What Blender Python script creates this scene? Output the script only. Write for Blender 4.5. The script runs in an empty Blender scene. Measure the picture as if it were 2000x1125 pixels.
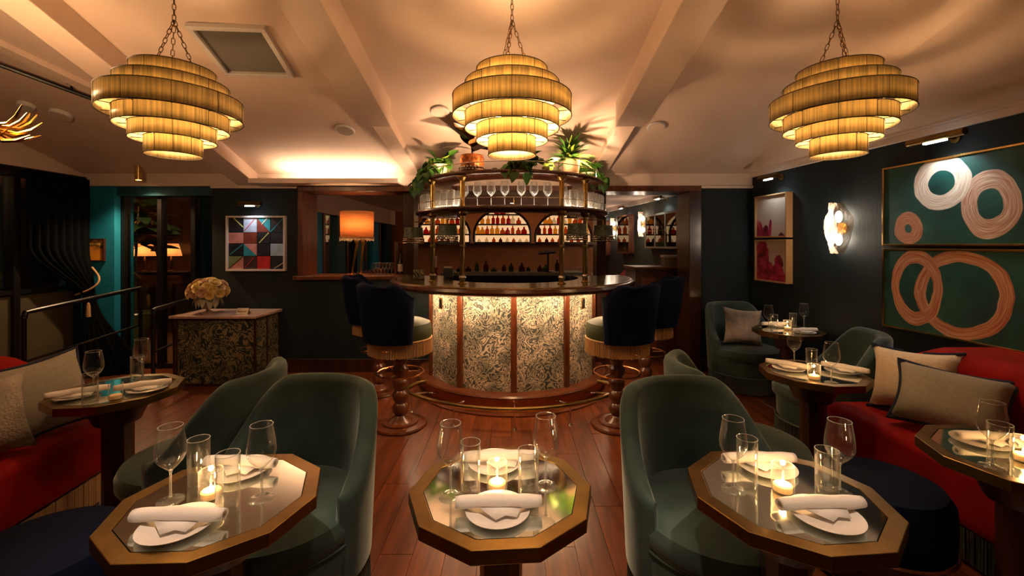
import bpy, math, random
from mathutils import Vector, Matrix, Euler
random.seed(7)
R = math.radians
PI = math.pi
SC = bpy.context.scene
COL = SC.collection
# ------------------------------------------------------------------ camera, world, exposure
FP, HZ, CH = 845.0, 478.0, 1.48          # focal length in pixels, horizon row, eye height
cam_data = bpy.data.cameras.new('camera')
cam_data.sensor_width = 36.0
cam_data.lens = FP / 2000.0 * 36.0
cam_data.shift_y = -(562.5 - HZ) / 2000.0
cam_data.clip_start = 0.05
cam = bpy.data.objects.new('camera', cam_data)
cam.location = (0, 0, CH)
cam.rotation_euler = (R(90), 0, 0)
COL.objects.link(cam)
SC.camera = cam
world = bpy.data.worlds.new('night')
world.use_nodes = True
world.node_tree.nodes['Background'].inputs[0].default_value = (0.012, 0.011, 0.009, 1)
world.node_tree.nodes['Background'].inputs[1].default_value = 0.3
SC.world = world
SC.view_settings.view_transform = 'Standard'
SC.view_settings.look = 'None'
SC.view_settings.exposure = 0.55
SC.cycles.transparent_max_bounces = 24
SC.cycles.max_bounces = 7
SC.cycles.diffuse_bounces = 3
SC.cycles.glossy_bounces = 3
SC.cycles.transmission_bounces = 4
SC.view_settings.gamma = 1.0
SC.view_settings.use_curve_mapping = False

WARM = (1.0, 0.60, 0.30)
WARM2 = (1.0, 0.60, 0.34)
COOL = (0.80, 0.93, 1.0)

def at(px, py, Y):
    return Vector(((px - 1000) / FP * Y, Y, CH - (py - HZ) / FP * Y))
def on_z(px, py, z):
    Y = FP * (CH - z) / (py - HZ)
    return Vector(((px - 1000) / FP * Y, Y, z))

# ------------------------------------------------------------------ mesh builder
class MB:
    def __init__(s):
        s.v = []; s.f = []; s.uv = None
    def add(s, vs, fs):
        n = len(s.v)
        s.v += [tuple(v) for v in vs]
        s.f += [tuple(i + n for i in f) for f in fs]
        return s
    def box(s, c, d, rot=None):
        hx, hy, hz = d[0] / 2, d[1] / 2, d[2] / 2
        vs = [Vector((x, y, z)) for z in (-hz, hz) for y in (-hy, hy) for x in (-hx, hx)]
        if rot is not None:
            m = Euler(rot).to_matrix()
            vs = [m @ v for v in vs]
        c = Vector(c)
        return s.add([v + c for v in vs], [(0, 2, 3, 1), (4, 5, 7, 6), (0, 1, 5, 4), (2, 6, 7, 3), (0, 4, 6, 2), (1, 3, 7, 5)])
    def b2(s, x0, x1, y0, y1, z0, z1):
        return s.box(((x0 + x1) / 2, (y0 + y1) / 2, (z0 + z1) / 2), (x1 - x0, y1 - y0, z1 - z0))
    def lathe(s, prof, seg=24, c=(0, 0, 0), closed=False):
        vs = []; fs = []
        n = len(prof)
        for i in range(seg):
            a = 2 * PI * i / seg
            ca, sa = math.cos(a), math.sin(a)
            for r, z in prof:
                vs.append((c[0] + r * ca, c[1] + r * sa, c[2] + z))
        for i in range(seg):
            j = (i + 1) % seg
            for k in range(n if closed else n - 1):
                l = (k + 1) % n
                fs.append((i * n + k, j * n + k, j * n + l, i * n + l))
        if not closed:
            if prof[0][0] > 1e-5: fs.append(tuple(i * n for i in range(seg))[::-1])
            if prof[-1][0] > 1e-5: fs.append(tuple(i * n + n - 1 for i in range(seg)))
        return s.add(vs, fs)
    def shell(s, prof, seg=24, c=(0, 0, 0)):      # open surface of revolution, no caps
        vs = []; fs = []
        n = len(prof)
        for i in range(seg):
            a = 2 * PI * i / seg
            for r, z in prof:
                vs.append((c[0] + r * math.cos(a), c[1] + r * math.sin(a), c[2] + z))
        for i in range(seg):
            j = (i + 1) % seg
            for k in range(n - 1):
                fs.append((i * n + k, j * n + k, j * n + k + 1, i * n + k + 1))
        return s.add(vs, fs)
    def tube(s, pts, r, seg=8, closed=False):
        pts = [Vector(p) for p in pts]
        n = len(pts)
        rs = r if isinstance(r, (list, tuple)) else [r] * n
        vs = []; fs = []
        up = None
        for i, p in enumerate(pts):
            a = pts[(i - 1) % n] if (closed or i > 0) else p
            b = pts[(i + 1) % n] if (closed or i < n - 1) else p
            t = (b - a).normalized()
            if up is None:
                up = Vector((0, 0, 1)) if abs(t.z) < 0.9 else Vector((1, 0, 0))
            x = t.cross(up)
            if x.length < 1e-4:
                x = t.cross(Vector((0.3, 1, 0.2)))
            x.normalize()
            y = x.cross(t).normalized()
            up = y
            for k in range(seg):
                q = 2 * PI * k / seg
                vs.append(p + x * (rs[i] * math.cos(q)) + y * (rs[i] * math.sin(q)))
        m = n if closed else n - 1
        for i in range(m):
            j = (i + 1) % n
            for k in range(seg):
                l = (k + 1) % seg
                fs.append((i * seg + k, i * seg + l, j * seg + l, j * seg + k))
        if not closed:
            fs.append(tuple(range(seg))[::-1])
            fs.append(tuple((n - 1) * seg + k for k in range(seg)))
        return s.add(vs, fs)
    def ring(s, rad, r, z=0, seg=40, c=(0, 0), rs=6):
        return s.tube([(c[0] + rad * math.cos(2 * PI * i / seg), c[1] + rad * math.sin(2 * PI * i / seg), z) for i in range(seg)], r, rs, True)
    def prism(s, poly, z0, z1):
        n = len(poly)
        vs = [(x, y, z0) for x, y in poly] + [(x, y, z1) for x, y in poly]
        fs = [tuple(range(n))[::-1], tuple(range(n, 2 * n))] + [(i, (i + 1) % n, n + (i + 1) % n, n + i) for i in range(n)]
        return s.add(vs, fs)
    def sphere(s, c, r, seg=12, rings=8, sc=(1, 1, 1)):
        vs = []; fs = []
        for j in range(1, rings):
            t = PI * j / rings
            for i in range(seg):
                a = 2 * PI * i / seg
                vs.append((c[0] + r * sc[0] * math.sin(t) * math.cos(a), c[1] + r * sc[1] * math.sin(t) * math.sin(a), c[2] + r * sc[2] * math.cos(t)))
        vs.append((c[0], c[1], c[2] + r * sc[2])); vs.append((c[0], c[1], c[2] - r * sc[2]))
        T, Bt = len(vs) - 2, len(vs) - 1
        for j in range(rings - 2):
            for i in range(seg):
                k = (i + 1) % seg
                fs.append((j * seg + i, (j + 1) * seg + i, (j + 1) * seg + k, j * seg + k))
        for i in range(seg):
            k = (i + 1) % seg
            fs.append((T, i, k)); fs.append((Bt, (rings - 2) * seg + k, (rings - 2) * seg + i))
        return s.add(vs, fs)
    def arc(s, r0, r1, z0, z1, a0, a1, seg=24, c=(0, 0)):   # solid ring sector; angle 0 faces -Y, positive to +X
        vs = []; fs = []
        for i in range(seg + 1):
            a = a0 + (a1 - a0) * i / seg
            sx, sy = math.sin(a), -math.cos(a)
            for r, z in ((r0, z0), (r1, z0), (r1, z1), (r0, z1)):
                vs.append((c[0] + r * sx, c[1] + r * sy, z))
        for i in range(seg):
            for k in range(4):
                l = (k + 1) % 4
                fs.append((i * 4 + k, i * 4 + l, i * 4 + 4 + l, i * 4 + 4 + k))
        fs.append((3, 2, 1, 0)); e = seg * 4
        fs.append((e, e + 1, e + 2, e + 3))
        return s.add(vs, fs)
    def arcprof(s, prof, a0, a1, seg=24, c=(0, 0)):         # closed profile swept along an arc
        n = len(prof); vs = []; fs = []
        for i in range(seg + 1):
            a = a0 + (a1 - a0) * i / seg
            for r, z in prof:
                vs.append((c[0] + r * math.sin(a), c[1] - r * math.cos(a), z))
        for i in range(seg):
            for k in range(n):
                l = (k + 1) % n
                fs.append((i * n + k, i * n + l, i * n + n + l, i * n + n + k))
        fs.append(tuple(range(n))[::-1]); fs.append(tuple(seg * n + k for k in range(n)))
        return s.add(vs, fs)
    def mesh(s, name, mat, smooth=35):
        me = bpy.data.meshes.new(name)
        me.from_pydata(s.v, [], s.f)
        me.validate()
        import bmesh
        bm = bmesh.new(); bm.from_mesh(me)
        bmesh.ops.recalc_face_normals(bm, faces=bm.faces)
        bm.to_mesh(me); bm.free()
        if smooth:
            me.polygons.foreach_set('use_smooth', [True] * len(me.polygons))
            me.set_sharp_from_angle(angle=R(smooth))
        if mat is not None:
            for m in (mat if isinstance(mat, (list, tuple)) else [mat]):
                me.materials.append(m)
        return me
    def build(s, name, mat, parent=None, smooth=35, bevel=0, loc=None, rot=None, sub=0, label=None, kind=None):
        o = bpy.data.objects.new(name, s.mesh(name, mat, smooth))
        COL.objects.link(o)
        if parent is not None: o.parent = parent
        if loc is not None: o.location = loc
        if rot is not None: o.rotation_euler = rot
        if bevel:
            m = o.modifiers.new('bevel', 'BEVEL'); m.width = bevel; m.segments = 2; m.limit_method = 'ANGLE'; m.angle_limit = R(40)
        if sub:
            m = o.modifiers.new('sub', 'SUBSURF'); m.levels = sub; m.render_levels = sub
        if label: o['label'] = label
        if kind: o['kind'] = kind
        return o

def thing(name, label, cat, loc=(0, 0, 0), rz=0, group=None):
    o = bpy.data.objects.new(name, None)
    o.empty_display_size = 0.05
    COL.objects.link(o)
    o.location = loc; o.rotation_euler = (0, 0, rz)
    o['label'] = label; o['category'] = cat
    if group: o['group'] = group
    return o
def tag(o, label, cat, group=None):
    o['label'] = label; o['category'] = cat
    if group: o['group'] = group
    return o
def struct(o, label=None):
    o['kind'] = 'structure'
    if label: o['label'] = label
    return o
def inst(src, parent=None, mat=None, name=None):
    o = bpy.data.objects.new(name or src.name.split('.')[0], src.data)
    COL.objects.link(o)
    if parent is not None: o.parent = parent
    for k in ('label', 'kind'):
        if k in src and parent is not None: o[k] = src[k]
    if mat is not None: o.matrix_local = mat
    return o
def kids(o):
    return [c for c in bpy.data.objects if c.parent == o]
def dup(root, loc, rz, label, group=None, scale=None):
    r = root.copy(); COL.objects.link(r)
    r.location = loc; r.rotation_euler = (0, 0, rz)
    if scale: r.scale = (scale, scale, scale) if not isinstance(scale, tuple) else scale
    r['label'] = label
    if group: r['group'] = group
    for ch in kids(root):
        c = ch.copy(); COL.objects.link(c); c.parent = r
        for g in kids(ch):
            d = g.copy(); COL.objects.link(d); d.parent = c
    return r
def lamp(name, kind, loc, energy, color, parent=None, radius=0.03, target=None, spot=None, blend=0.6, size=None):
    l = bpy.data.lights.new(name, kind)
    l.energy = energy; l.color = color
    if kind in ('POINT', 'SPOT'): l.shadow_soft_size = radius
    if kind == 'SPOT':
        l.spot_size = R(spot); l.spot_blend = blend
    if kind == 'AREA':
        l.shape = 'RECTANGLE'; l.size, l.size_y = size
    o = bpy.data.objects.new(name, l)
    COL.objects.link(o)
    if parent is not None: o.parent = parent
    o.location = loc
    if target is not None:
        o.rotation_euler = (Vector(target) - Vector(loc)).to_track_quat('-Z', 'Y').to_euler()
    return o

ORD = 'first second third fourth fifth sixth seventh eighth ninth tenth eleventh twelfth thirteenth fourteenth fifteenth sixteenth'.split()
# ------------------------------------------------------------------ materials
def newmat(name):
    m = bpy.data.materials.new(name); m.use_nodes = True
    nt = m.node_tree
    return m, nt, nt.nodes['Principled BSDF'], nt.nodes['Material Output']
def rgba(c): return (c[0], c[1], c[2], 1.0)
def P(name, col, rough=0.5, metal=0.0, sheen=0.0, sheen_tint=None, coat=0.0, spec=None, noise=None, bump=None, emit=None, trans=0.0, stretch=(1, 1, 1), col2=None):
    m, nt, b, out = newmat(name)
    b.inputs['Base Color'].default_value = rgba(col)
    b.inputs['Roughness'].default_value = rough
    b.inputs['Metallic'].default_value = metal
    if sheen:
        b.inputs['Sheen Weight'].default_value = sheen
        b.inputs['Sheen Roughness'].default_value = 0.35
        if sheen_tint: b.inputs['Sheen Tint'].default_value = rgba(sheen_tint)
    if coat:
        b.inputs['Coat Weight'].default_value = coat
        b.inputs['Coat Roughness'].default_value = 0.12
    if spec is not None: b.inputs['Specular IOR Level'].default_value = spec
    if emit:
        b.inputs['Emission Color'].default_value = rgba(emit[0]); b.inputs['Emission Strength'].default_value = emit[1]
    if trans: b.inputs['Transmission Weight'].default_value = trans
    if noise or bump:
        tc = nt.nodes.new('ShaderNodeTexCoord'); mp = nt.nodes.new('ShaderNodeMapping')
        mp.inputs['Scale'].default_value = stretch
        nt.links.new(tc.outputs['Object'], mp.inputs[0])
    if noise:
        n = nt.nodes.new('ShaderNodeTexNoise'); n.inputs['Scale'].default_value = noise[0]; n.inputs['Detail'].default_value = 5
        nt.links.new(mp.outputs[0], n.inputs['Vector'])
        cr = nt.nodes.new('ShaderNodeValToRGB')
        k = noise[1]
        c2 = col2 or tuple(max(0, x * (1 + k)) for x in col)
        cr.color_ramp.elements[0].color = rgba(tuple(max(0, x * (1 - k)) for x in col)); cr.color_ramp.elements[0].position = 0.3
        cr.color_ramp.elements[1].color = rgba(c2); cr.color_ramp.elements[1].position = 0.7
        nt.links.new(n.outputs['Fac'], cr.inputs[0]); nt.links.new(cr.outputs[0], b.inputs['Base Color'])
    if bump:
        n2 = nt.nodes.new('ShaderNodeTexNoise'); n2.inputs['Scale'].default_value = bump[0]; n2.inputs['Detail'].default_value = 3
        nt.links.new(mp.outputs[0], n2.inputs['Vector'])
        bp = nt.nodes.new('ShaderNodeBump'); bp.inputs['Strength'].default_value = bump[1]; bp.inputs['Distance'].default_value = 0.01
        nt.links.new(n2.outputs['Fac'], bp.inputs['Height']); nt.links.new(bp.outputs[0], b.inputs['Normal'])
    return m
def wood(name, dark, light, rough=0.35, coat=0.3, scale=(14, 14, 1.2), rnd=0.25, axis=None):
    m, nt, b, out = newmat(name)
    tc = nt.nodes.new('ShaderNodeTexCoord'); mp = nt.nodes.new('ShaderNodeMapping')
    mp.inputs['Scale'].default_value = scale
    oi = nt.nodes.new('ShaderNodeObjectInfo')
    ad = nt.nodes.new('ShaderNodeVectorMath'); ad.operation = 'MULTIPLY_ADD'
    ad.inputs[1].default_value = (37, 37, 37)
    cmb = nt.nodes.new('ShaderNodeCombineXYZ')
    for i in range(3): nt.links.new(oi.outputs['Random'], cmb.inputs[i])
    nt.links.new(cmb.outputs[0], ad.inputs[0]); nt.links.new(tc.outputs['Object'], ad.inputs[2])
    nt.links.new(ad.outputs[0], mp.inputs[0])
    n = nt.nodes.new('ShaderNodeTexNoise'); n.inputs['Scale'].default_value = 1.6; n.inputs['Detail'].default_value = 7; n.inputs['Distortion'].default_value = 1.3
    nt.links.new(mp.outputs[0], n.inputs['Vector'])
    cr = nt.nodes.new('ShaderNodeValToRGB')
    cr.color_ramp.elements[0].color = rgba(dark); cr.color_ramp.elements[0].position = 0.32
    cr.color_ramp.elements[1].color = rgba(light); cr.color_ramp.elements[1].position = 0.68
    nt.links.new(n.outputs['Fac'], cr.inputs[0])
    hs = nt.nodes.new('ShaderNodeHueSaturation')
    mr = nt.nodes.new('ShaderNodeMapRange'); mr.inputs['To Min'].default_value = 1 - rnd; mr.inputs['To Max'].default_value = 1 + rnd
    nt.links.new(oi.outputs['Random'], mr.inputs[0]); nt.links.new(mr.outputs[0], hs.inputs['Value'])
    nt.links.new(cr.outputs[0], hs.inputs['Color']); nt.links.new(hs.outputs[0], b.inputs['Base Color'])
    b.inputs['Roughness'].default_value = rough
    b.inputs['Coat Weight'].default_value = coat; b.inputs['Coat Roughness'].default_value = 0.18
    bp = nt.nodes.new('ShaderNodeBump'); bp.inputs['Strength'].default_value = 0.12; bp.inputs['Distance'].default_value = 0.004
    nt.links.new(n.outputs['Fac'], bp.inputs['Height']); nt.links.new(bp.outputs[0], b.inputs['Normal'])
    return m
def emis(name, col, s):
    m, nt, b, out = newmat(name)
    e = nt.nodes.new('ShaderNodeEmission'); e.inputs[0].default_value = rgba(col); e.inputs[1].default_value = s
    nt.links.new(e.outputs[0], out.inputs[0]); nt.nodes.remove(b)
    return m
def thin_glass(name, tint=(0.97, 0.98, 0.97), base=0.05, rough=0.02, edge=0.85, power=3.0, haze=0.0, white=(0.9, 0.9, 0.88)):
    # thin-walled glass: clear face on, mirror-like edges with white mixed in for scattered light
    m, nt, b, out = newmat(name); nt.nodes.remove(b)
    lw = nt.nodes.new('ShaderNodeLayerWeight'); lw.inputs[0].default_value = 0.5
    pw = nt.nodes.new('ShaderNodeMath'); pw.operation = 'POWER'; pw.inputs[1].default_value = power
    mu = nt.nodes.new('ShaderNodeMath'); mu.operation = 'MULTIPLY_ADD'; mu.inputs[1].default_value = edge; mu.inputs[2].default_value = base; mu.use_clamp = True
    t = nt.nodes.new('ShaderNodeBsdfTransparent'); t.inputs[0].default_value = rgba(tint)
    g = nt.nodes.new('ShaderNodeBsdfGlossy'); g.inputs['Roughness'].default_value = rough
    df = nt.nodes.new('ShaderNodeBsdfDiffuse'); df.inputs[0].default_value = rgba(white)
    gd = nt.nodes.new('ShaderNodeMixShader'); gd.inputs[0].default_value = haze
    nt.links.new(g.outputs[0], gd.inputs[1]); nt.links.new(df.outputs[0], gd.inputs[2])
    mx = nt.nodes.new('ShaderNodeMixShader')
    nt.links.new(lw.outputs['Facing'], pw.inputs[0]); nt.links.new(pw.outputs[0], mu.inputs[0]); nt.links.new(mu.outputs[0], mx.inputs[0])
    nt.links.new(t.outputs[0], mx.inputs[1]); nt.links.new(gd.outputs[0], mx.inputs[2]); nt.links.new(mx.outputs[0], out.inputs[0])
    return m
def shade(name, col, trans=0.5, scale=(60, 60, 2), amt=0.25, gloss=0.15):
    # woven thread shade: diffuse on the outside, lets light of the bulbs through
    m, nt, b, out = newmat(name)
    tc = nt.nodes.new('ShaderNodeTexCoord'); mp = nt.nodes.new('ShaderNodeMapping'); mp.inputs['Scale'].default_value = scale
    nt.links.new(tc.outputs['Object'], mp.inputs[0])
    n = nt.nodes.new('ShaderNodeTexNoise'); n.inputs['Scale'].default_value = 1.5; n.inputs['Detail'].default_value = 4
    nt.links.new(mp.outputs[0], n.inputs['Vector'])
    cr = nt.nodes.new('ShaderNodeValToRGB')
    cr.color_ramp.elements[0].color = rgba(tuple(x * (1 - amt) for x in col)); cr.color_ramp.elements[0].position = 0.35
    cr.color_ramp.elements[1].color = rgba(tuple(min(1, x * (1 + amt)) for x in col)); cr.color_ramp.elements[1].position = 0.65
    nt.links.new(n.outputs['Fac'], cr.inputs[0])
    b.inputs['Roughness'].default_value = 0.42
    b.inputs['Specular IOR Level'].default_value = gloss
    nt.links.new(cr.outputs[0], b.inputs['Base Color'])
    t = nt.nodes.new('ShaderNodeBsdfTranslucent'); nt.links.new(cr.outputs[0], t.inputs[0])
    mx = nt.nodes.new('ShaderNodeMixShader'); mx.inputs[0].default_value = trans
    nt.links.new(b.outputs[0], mx.inputs[1]); nt.links.new(t.outputs[0], mx.inputs[2]); nt.links.new(mx.outputs[0], out.inputs[0])
    return m
def toile(name, pale, dark, accent, scale=9.0, rough=0.55):
    # printed scroll-and-leaf wallcovering
    m, nt, b, out = newmat(name)
    tc = nt.nodes.new('ShaderNodeTexCoord')
    n0 = nt.nodes.new('ShaderNodeTexNoise'); n0.inputs['Scale'].default_value = scale * 0.55; n0.inputs['Detail'].default_value = 2; n0.inputs['Distortion'].default_value = 2.2
    nt.links.new(tc.outputs['Object'], n0.inputs['Vector'])
    w = nt.nodes.new('ShaderNodeMath'); w.operation = 'MULTIPLY'; w.inputs[1].default_value = 62.0
    nt.links.new(n0.outputs['Fac'], w.inputs[0])
    sn = nt.nodes.new('ShaderNodeMath'); sn.operation = 'SINE'; nt.links.new(w.outputs[0], sn.inputs[0])
    n1 = nt.nodes.new('ShaderNodeTexNoise'); n1.inputs['Scale'].default_value = scale * 3.2; n1.inputs['Detail'].default_value = 3; n1.inputs['Distortion'].default_value = 1.5
    nt.links.new(tc.outputs['Object'], n1.inputs['Vector'])
    a = nt.nodes.new('ShaderNodeMath'); a.operation = 'MULTIPLY_ADD'; a.inputs[1].default_value = 3.4
    nt.links.new(n1.outputs['Fac'], a.inputs[0]); nt.links.new(sn.outputs[0], a.inputs[2])
    cr = nt.nodes.new('ShaderNodeValToRGB'); e = cr.color_ramp.elements
    e[0].position = 0.36; e[0].color = rgba(dark); e[1].position = 0.62; e[1].color = rgba(pale)
    x = e.new(0.48); x.color = rgba(accent)
    mr = nt.nodes.new('ShaderNodeMapRange'); mr.inputs['From Min'].default_value = 0.2; mr.inputs['From Max'].default_value = 3.2
    nt.links.new(a.outputs[0], mr.inputs[0]); nt.links.new(mr.outputs[0], cr.inputs[0])
    # large soft patches of denser print
    n2 = nt.nodes.new('ShaderNodeTexNoise'); n2.inputs['Scale'].default_value = scale * 0.42; n2.inputs['Detail'].default_value = 1
    nt.links.new(tc.outputs['Object'], n2.inputs['Vector'])
    cr2 = nt.nodes.new('ShaderNodeValToRGB'); cr2.color_ramp.elements[0].position = 0.42; cr2.color_ramp.elements[1].position = 0.6
    cr2.color_ramp.elements[0].color = (1, 1, 1, 1); cr2.color_ramp.elements[1].color = (0.42, 0.47, 0.45, 1)
    nt.links.new(n2.outputs['Fac'], cr2.inputs[0])
    mx = nt.nodes.new('ShaderNodeMix'); mx.data_type = 'RGBA'; mx.blend_type = 'MULTIPLY'; mx.inputs[0].default_value = 0.85
    nt.links.new(cr.outputs[0], mx.inputs[6]); nt.links.new(cr2.outputs[0], mx.inputs[7])
    nt.links.new(mx.outputs[2], b.inputs['Base Color']); b.inputs['Roughness'].default_value = rough
    return m

M = {}
M['ceiling'] = P('ceiling_plaster', (0.74, 0.57, 0.46), 0.85, noise=(2.5, 0.05), bump=(60, 0.04))
M['trim'] = P('trim_paint', (0.76, 0.63, 0.53), 0.6)
M['wall'] = P('navy_wallcovering', (0.0016, 0.0095, 0.0125), 0.7, noise=(30, 0.35), bump=(90, 0.15), stretch=(1, 1, 0.15))
M['wall_far'] = P('grey_green_wall', (0.045, 0.052, 0.042), 0.7, noise=(8, 0.2))
M['teal'] = P('teal_paint', (0.004, 0.20, 0.34), 0.6, noise=(3, 0.1))
M['teal_dark'] = P('dark_teal_paint', (0.005, 0.065, 0.095), 0.6)
M['frame_wood'] = wood('red_mahogany', (0.07, 0.018, 0.006), (0.20, 0.055, 0.016), 0.4, 0.25, (9, 9, 0.9))
M['dark_wood'] = wood('dark_mahogany', (0.022, 0.006, 0.003), (0.065, 0.018, 0.007), 0.32, 0.4, (10, 10, 1))
M['bar_wood'] = wood('polished_walnut', (0.045, 0.011, 0.004), (0.085, 0.023, 0.008), 0.25, 0.4, (3, 3, 30))
M['turned_wood'] = wood('turned_mahogany', (0.07, 0.016, 0.005), (0.16, 0.042, 0.012), 0.28, 0.5, (8, 8, 2))
M['floor'] = wood('oak_floor', (0.075, 0.016, 0.0035), (0.19, 0.045, 0.009), 0.36, 0.22, (11, 0.9, 11), 0.14)
M['floor_base'] = P('floor_joint', (0.02, 0.008, 0.004), 0.6)
M['brass'] = P('brass', (0.62, 0.40, 0.13), 0.22, 1.0, noise=(12, 0.12))
M['brass_old'] = P('antique_brass', (0.24, 0.145, 0.042), 0.32, 1.0, noise=(9, 0.25))
M['copper'] = P('copper_brown', (0.42, 0.17, 0.06), 0.28, 1.0, noise=(6, 0.2))
M['gold'] = P('gold_leaf', (0.85, 0.50, 0.10), 0.25, 1.0)
M['chrome'] = P('polished_metal', (0.75, 0.70, 0.62), 0.15, 1.0)
M['black_metal'] = P('black_metal', (0.006, 0.005, 0.005), 0.35, 0.0, spec=0.5)
M['chain'] = P('chain_brass', (0.20, 0.11, 0.045), 0.4, 1.0)
M['mirror'] = P('aged_mirror', (0.80, 0.85, 0.80), 0.07, 1.0, noise=(14, 0.06))
M['mirror_dark'] = P('bar_top_glaze', (0.13, 0.105, 0.028), 0.24, 0.6, coat=0.3, noise=(4, 0.25))
M['velvet_green'] = P('sage_velvet', (0.046, 0.074, 0.068), 0.75, sheen=0.8, sheen_tint=(0.64, 0.71, 0.69), noise=(3.2, 0.45), bump=(14, 0.10), spec=0.1)
M['velvet_olive'] = P('olive_leather', (0.040, 0.050, 0.013), 0.55, spec=0.3, noise=(6, 0.2))
M['velvet_navy'] = P('navy_velvet', (0.0012, 0.0045, 0.021), 0.75, sheen=0.09, sheen_tint=(0.06, 0.14, 0.6), noise=(6, 0.25), spec=0.1)
M['velvet_red'] = P('red_velvet', (0.25, 0.006, 0.004), 0.75, sheen=0.5, sheen_tint=(0.9, 0.12, 0.06), noise=(5, 0.2), spec=0.1)
M['velvet_curtain'] = P('midnight_velvet', (0.0012, 0.0022, 0.0035), 0.85, sheen=0.03, sheen_tint=(0.1, 0.25, 0.35), spec=0.1)
M['fringe_cream'] = P('cream_fringe', (0.50, 0.30, 0.14), 0.8)
M['fringe_sage'] = P('sage_fringe', (0.060, 0.085, 0.072), 0.8, sheen=0.4, sheen_tint=(0.5, 0.65, 0.6))
M['fringe_navy'] = P('navy_trim', (0.012, 0.018, 0.045), 0.9)
M['linen'] = P('white_linen', (0.78, 0.72, 0.68), 0.8, bump=(180, 0.12), sheen=0.2)
M['china'] = P('white_china', (0.72, 0.67, 0.64), 0.18, coat=0.4)
M['cushion_cream'] = P('cream_bobble_linen', (0.62, 0.50, 0.36), 0.9, bump=(120, 0.3), noise=(60, 0.08))
M['cushion_grey'] = P('taupe_linen', (0.27, 0.24, 0.19), 0.9, bump=(260, 0.2), noise=(90, 0.1))
M['fur'] = P('mottled_fur', (0.02, 0.022, 0.035), 0.95, noise=(3.2, 0.6), col2=(0.55, 0.46, 0.38), bump=(90, 0.9))
M['glass'] = thin_glass('clear_glass', haze=0.12, power=2.4)
M['shelf_glass'] = thin_glass('shelf_glass', (0.93, 0.92, 0.9), 0.14, 0.05, 0.8, 1.3, 0.6)  # whiter version of the clear glass, so shelf glasses look lit from below
M['candle_glass'] = thin_glass('candle_glass', (0.96, 0.95, 0.93), 0.05, 0.04, 0.75, 2.0, 0.3)
M['table_brass'] = P('table_brass', (0.215, 0.126, 0.035), 0.30, 0.95, noise=(9, 0.25))
M['frosted'] = thin_glass('frosted_crystal', (0.95, 0.9, 0.84), 0.42, 0.2, 0.5, 1.0, 0.8, (0.95, 0.80, 0.66))
M['pane'] = thin_glass('window_pane', (0.80, 0.84, 0.82), 0.08, 0.01, 0.6, 3)
M['cut_glass'] = thin_glass('cut_crystal', (0.92, 0.92, 0.90), 0.22, 0.06, 0.7, 1.3, 0.45)
M['wax'] = P('candle_wax', (0.85, 0.62, 0.35), 0.5)
M['flame'] = emis('candle_flame', (1.0, 0.62, 0.24), 40)
M['thread'] = shade('thread_shade', (0.63, 0.52, 0.29), 0.33, (70, 70, 1.5), 0.28, 0.5)
M['thread_top'] = shade('thread_shade_lining', (0.80, 0.68, 0.42), 0.5, (70, 70, 1.5), 0.1)
M['wire'] = P('shade_wire', (0.03, 0.02, 0.012), 0.5)
M['bulb'] = emis('warm_bulb', (1.0, 0.66, 0.32), 60)
M['lamp_shade'] = shade('rust_linen_shade', (0.74, 0.42, 0.22), 0.5, (3, 3, 90), 0.15)
M['toile'] = toile('toile_panel', (0.76, 0.62, 0.46), (0.095, 0.10, 0.095), (0.45, 0.35, 0.24), 11)
M['toile_dark'] = toile('toile_dark', (0.26, 0.21, 0.11), (0.010, 0.026, 0.028), (0.06, 0.075, 0.06), 7)
M['marbled'] = toile('marbled_shade', (0.22, 0.28, 0.22), (0.012, 0.035, 0.04), (0.08, 0.10, 0.06), 30)
M['marble'] = P('pink_marble', (0.52, 0.36, 0.30), 0.25, noise=(9, 0.15), coat=0.2)
M['leaf'] = P('green_leaf', (0.060, 0.18, 0.022), 0.4, noise=(12, 0.4))
M['leaf_lime'] = P('lime_leaf', (0.22, 0.34, 0.04), 0.4, noise=(12, 0.3))
M['leaf_dark'] = P('burgundy_leaf', (0.020, 0.012, 0.010), 0.25, noise=(6, 0.3))
M['leaf_tree'] = P('tree_leaf', (0.012, 0.032, 0.008), 0.45, noise=(8, 0.4))
M['stem'] = P('plant_stem', (0.09, 0.075, 0.03), 0.6)
M['pot_cream'] = P('cream_ceramic', (0.72, 0.63, 0.48), 0.4)
M['pot_clay'] = P('clay_pot', (0.52, 0.30, 0.17), 0.7, noise=(4, 0.1))
M['pot_green'] = P('glazed_green_pot', (0.10, 0.13, 0.03), 0.2, coat=0.5)
M['soil'] = P('soil', (0.015, 0.010, 0.007), 0.95)
M['rose'] = P('cream_rose', (0.80, 0.60, 0.22), 0.7, noise=(10, 0.15))
M['rose_pink'] = P('blush_rose', (0.75, 0.48, 0.30), 0.7, noise=(10, 0.15))
M['lambs_ear'] = P('pale_leaf', (0.38, 0.36, 0.26), 0.8)
M['vent'] = P('vent_grey', (0.16, 0.14, 0.12), 0.6)
M['speaker'] = P('speaker_grille', (0.42, 0.33, 0.27), 0.7)
M['white_plastic'] = P('white_plastic', (0.72, 0.68, 0.64), 0.4)
M['lens'] = P('dark_lens', (0.01, 0.008, 0.015), 0.1)
M['led'] = emis('cool_led', (0.85, 0.95, 1.0), 9)
M['strip'] = emis('warm_led_strip', (1.0, 0.66, 0.36), 88)
M['paper'] = P('paper', (0.72, 0.58, 0.38), 0.8)
M['ink'] = P('ink', (0.06, 0.03, 0.015), 0.8)
M['darkbox'] = P('dark_slate_box', (0.035, 0.040, 0.045), 0.5)
M['leather'] = P('oxblood_leather', (0.10, 0.018, 0.010), 0.35, coat=0.2, noise=(4, 0.3))
M['back_panel'] = P('back_bar_panel', (0.30, 0.105, 0.03), 0.6, noise=(3, 0.15))

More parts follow.
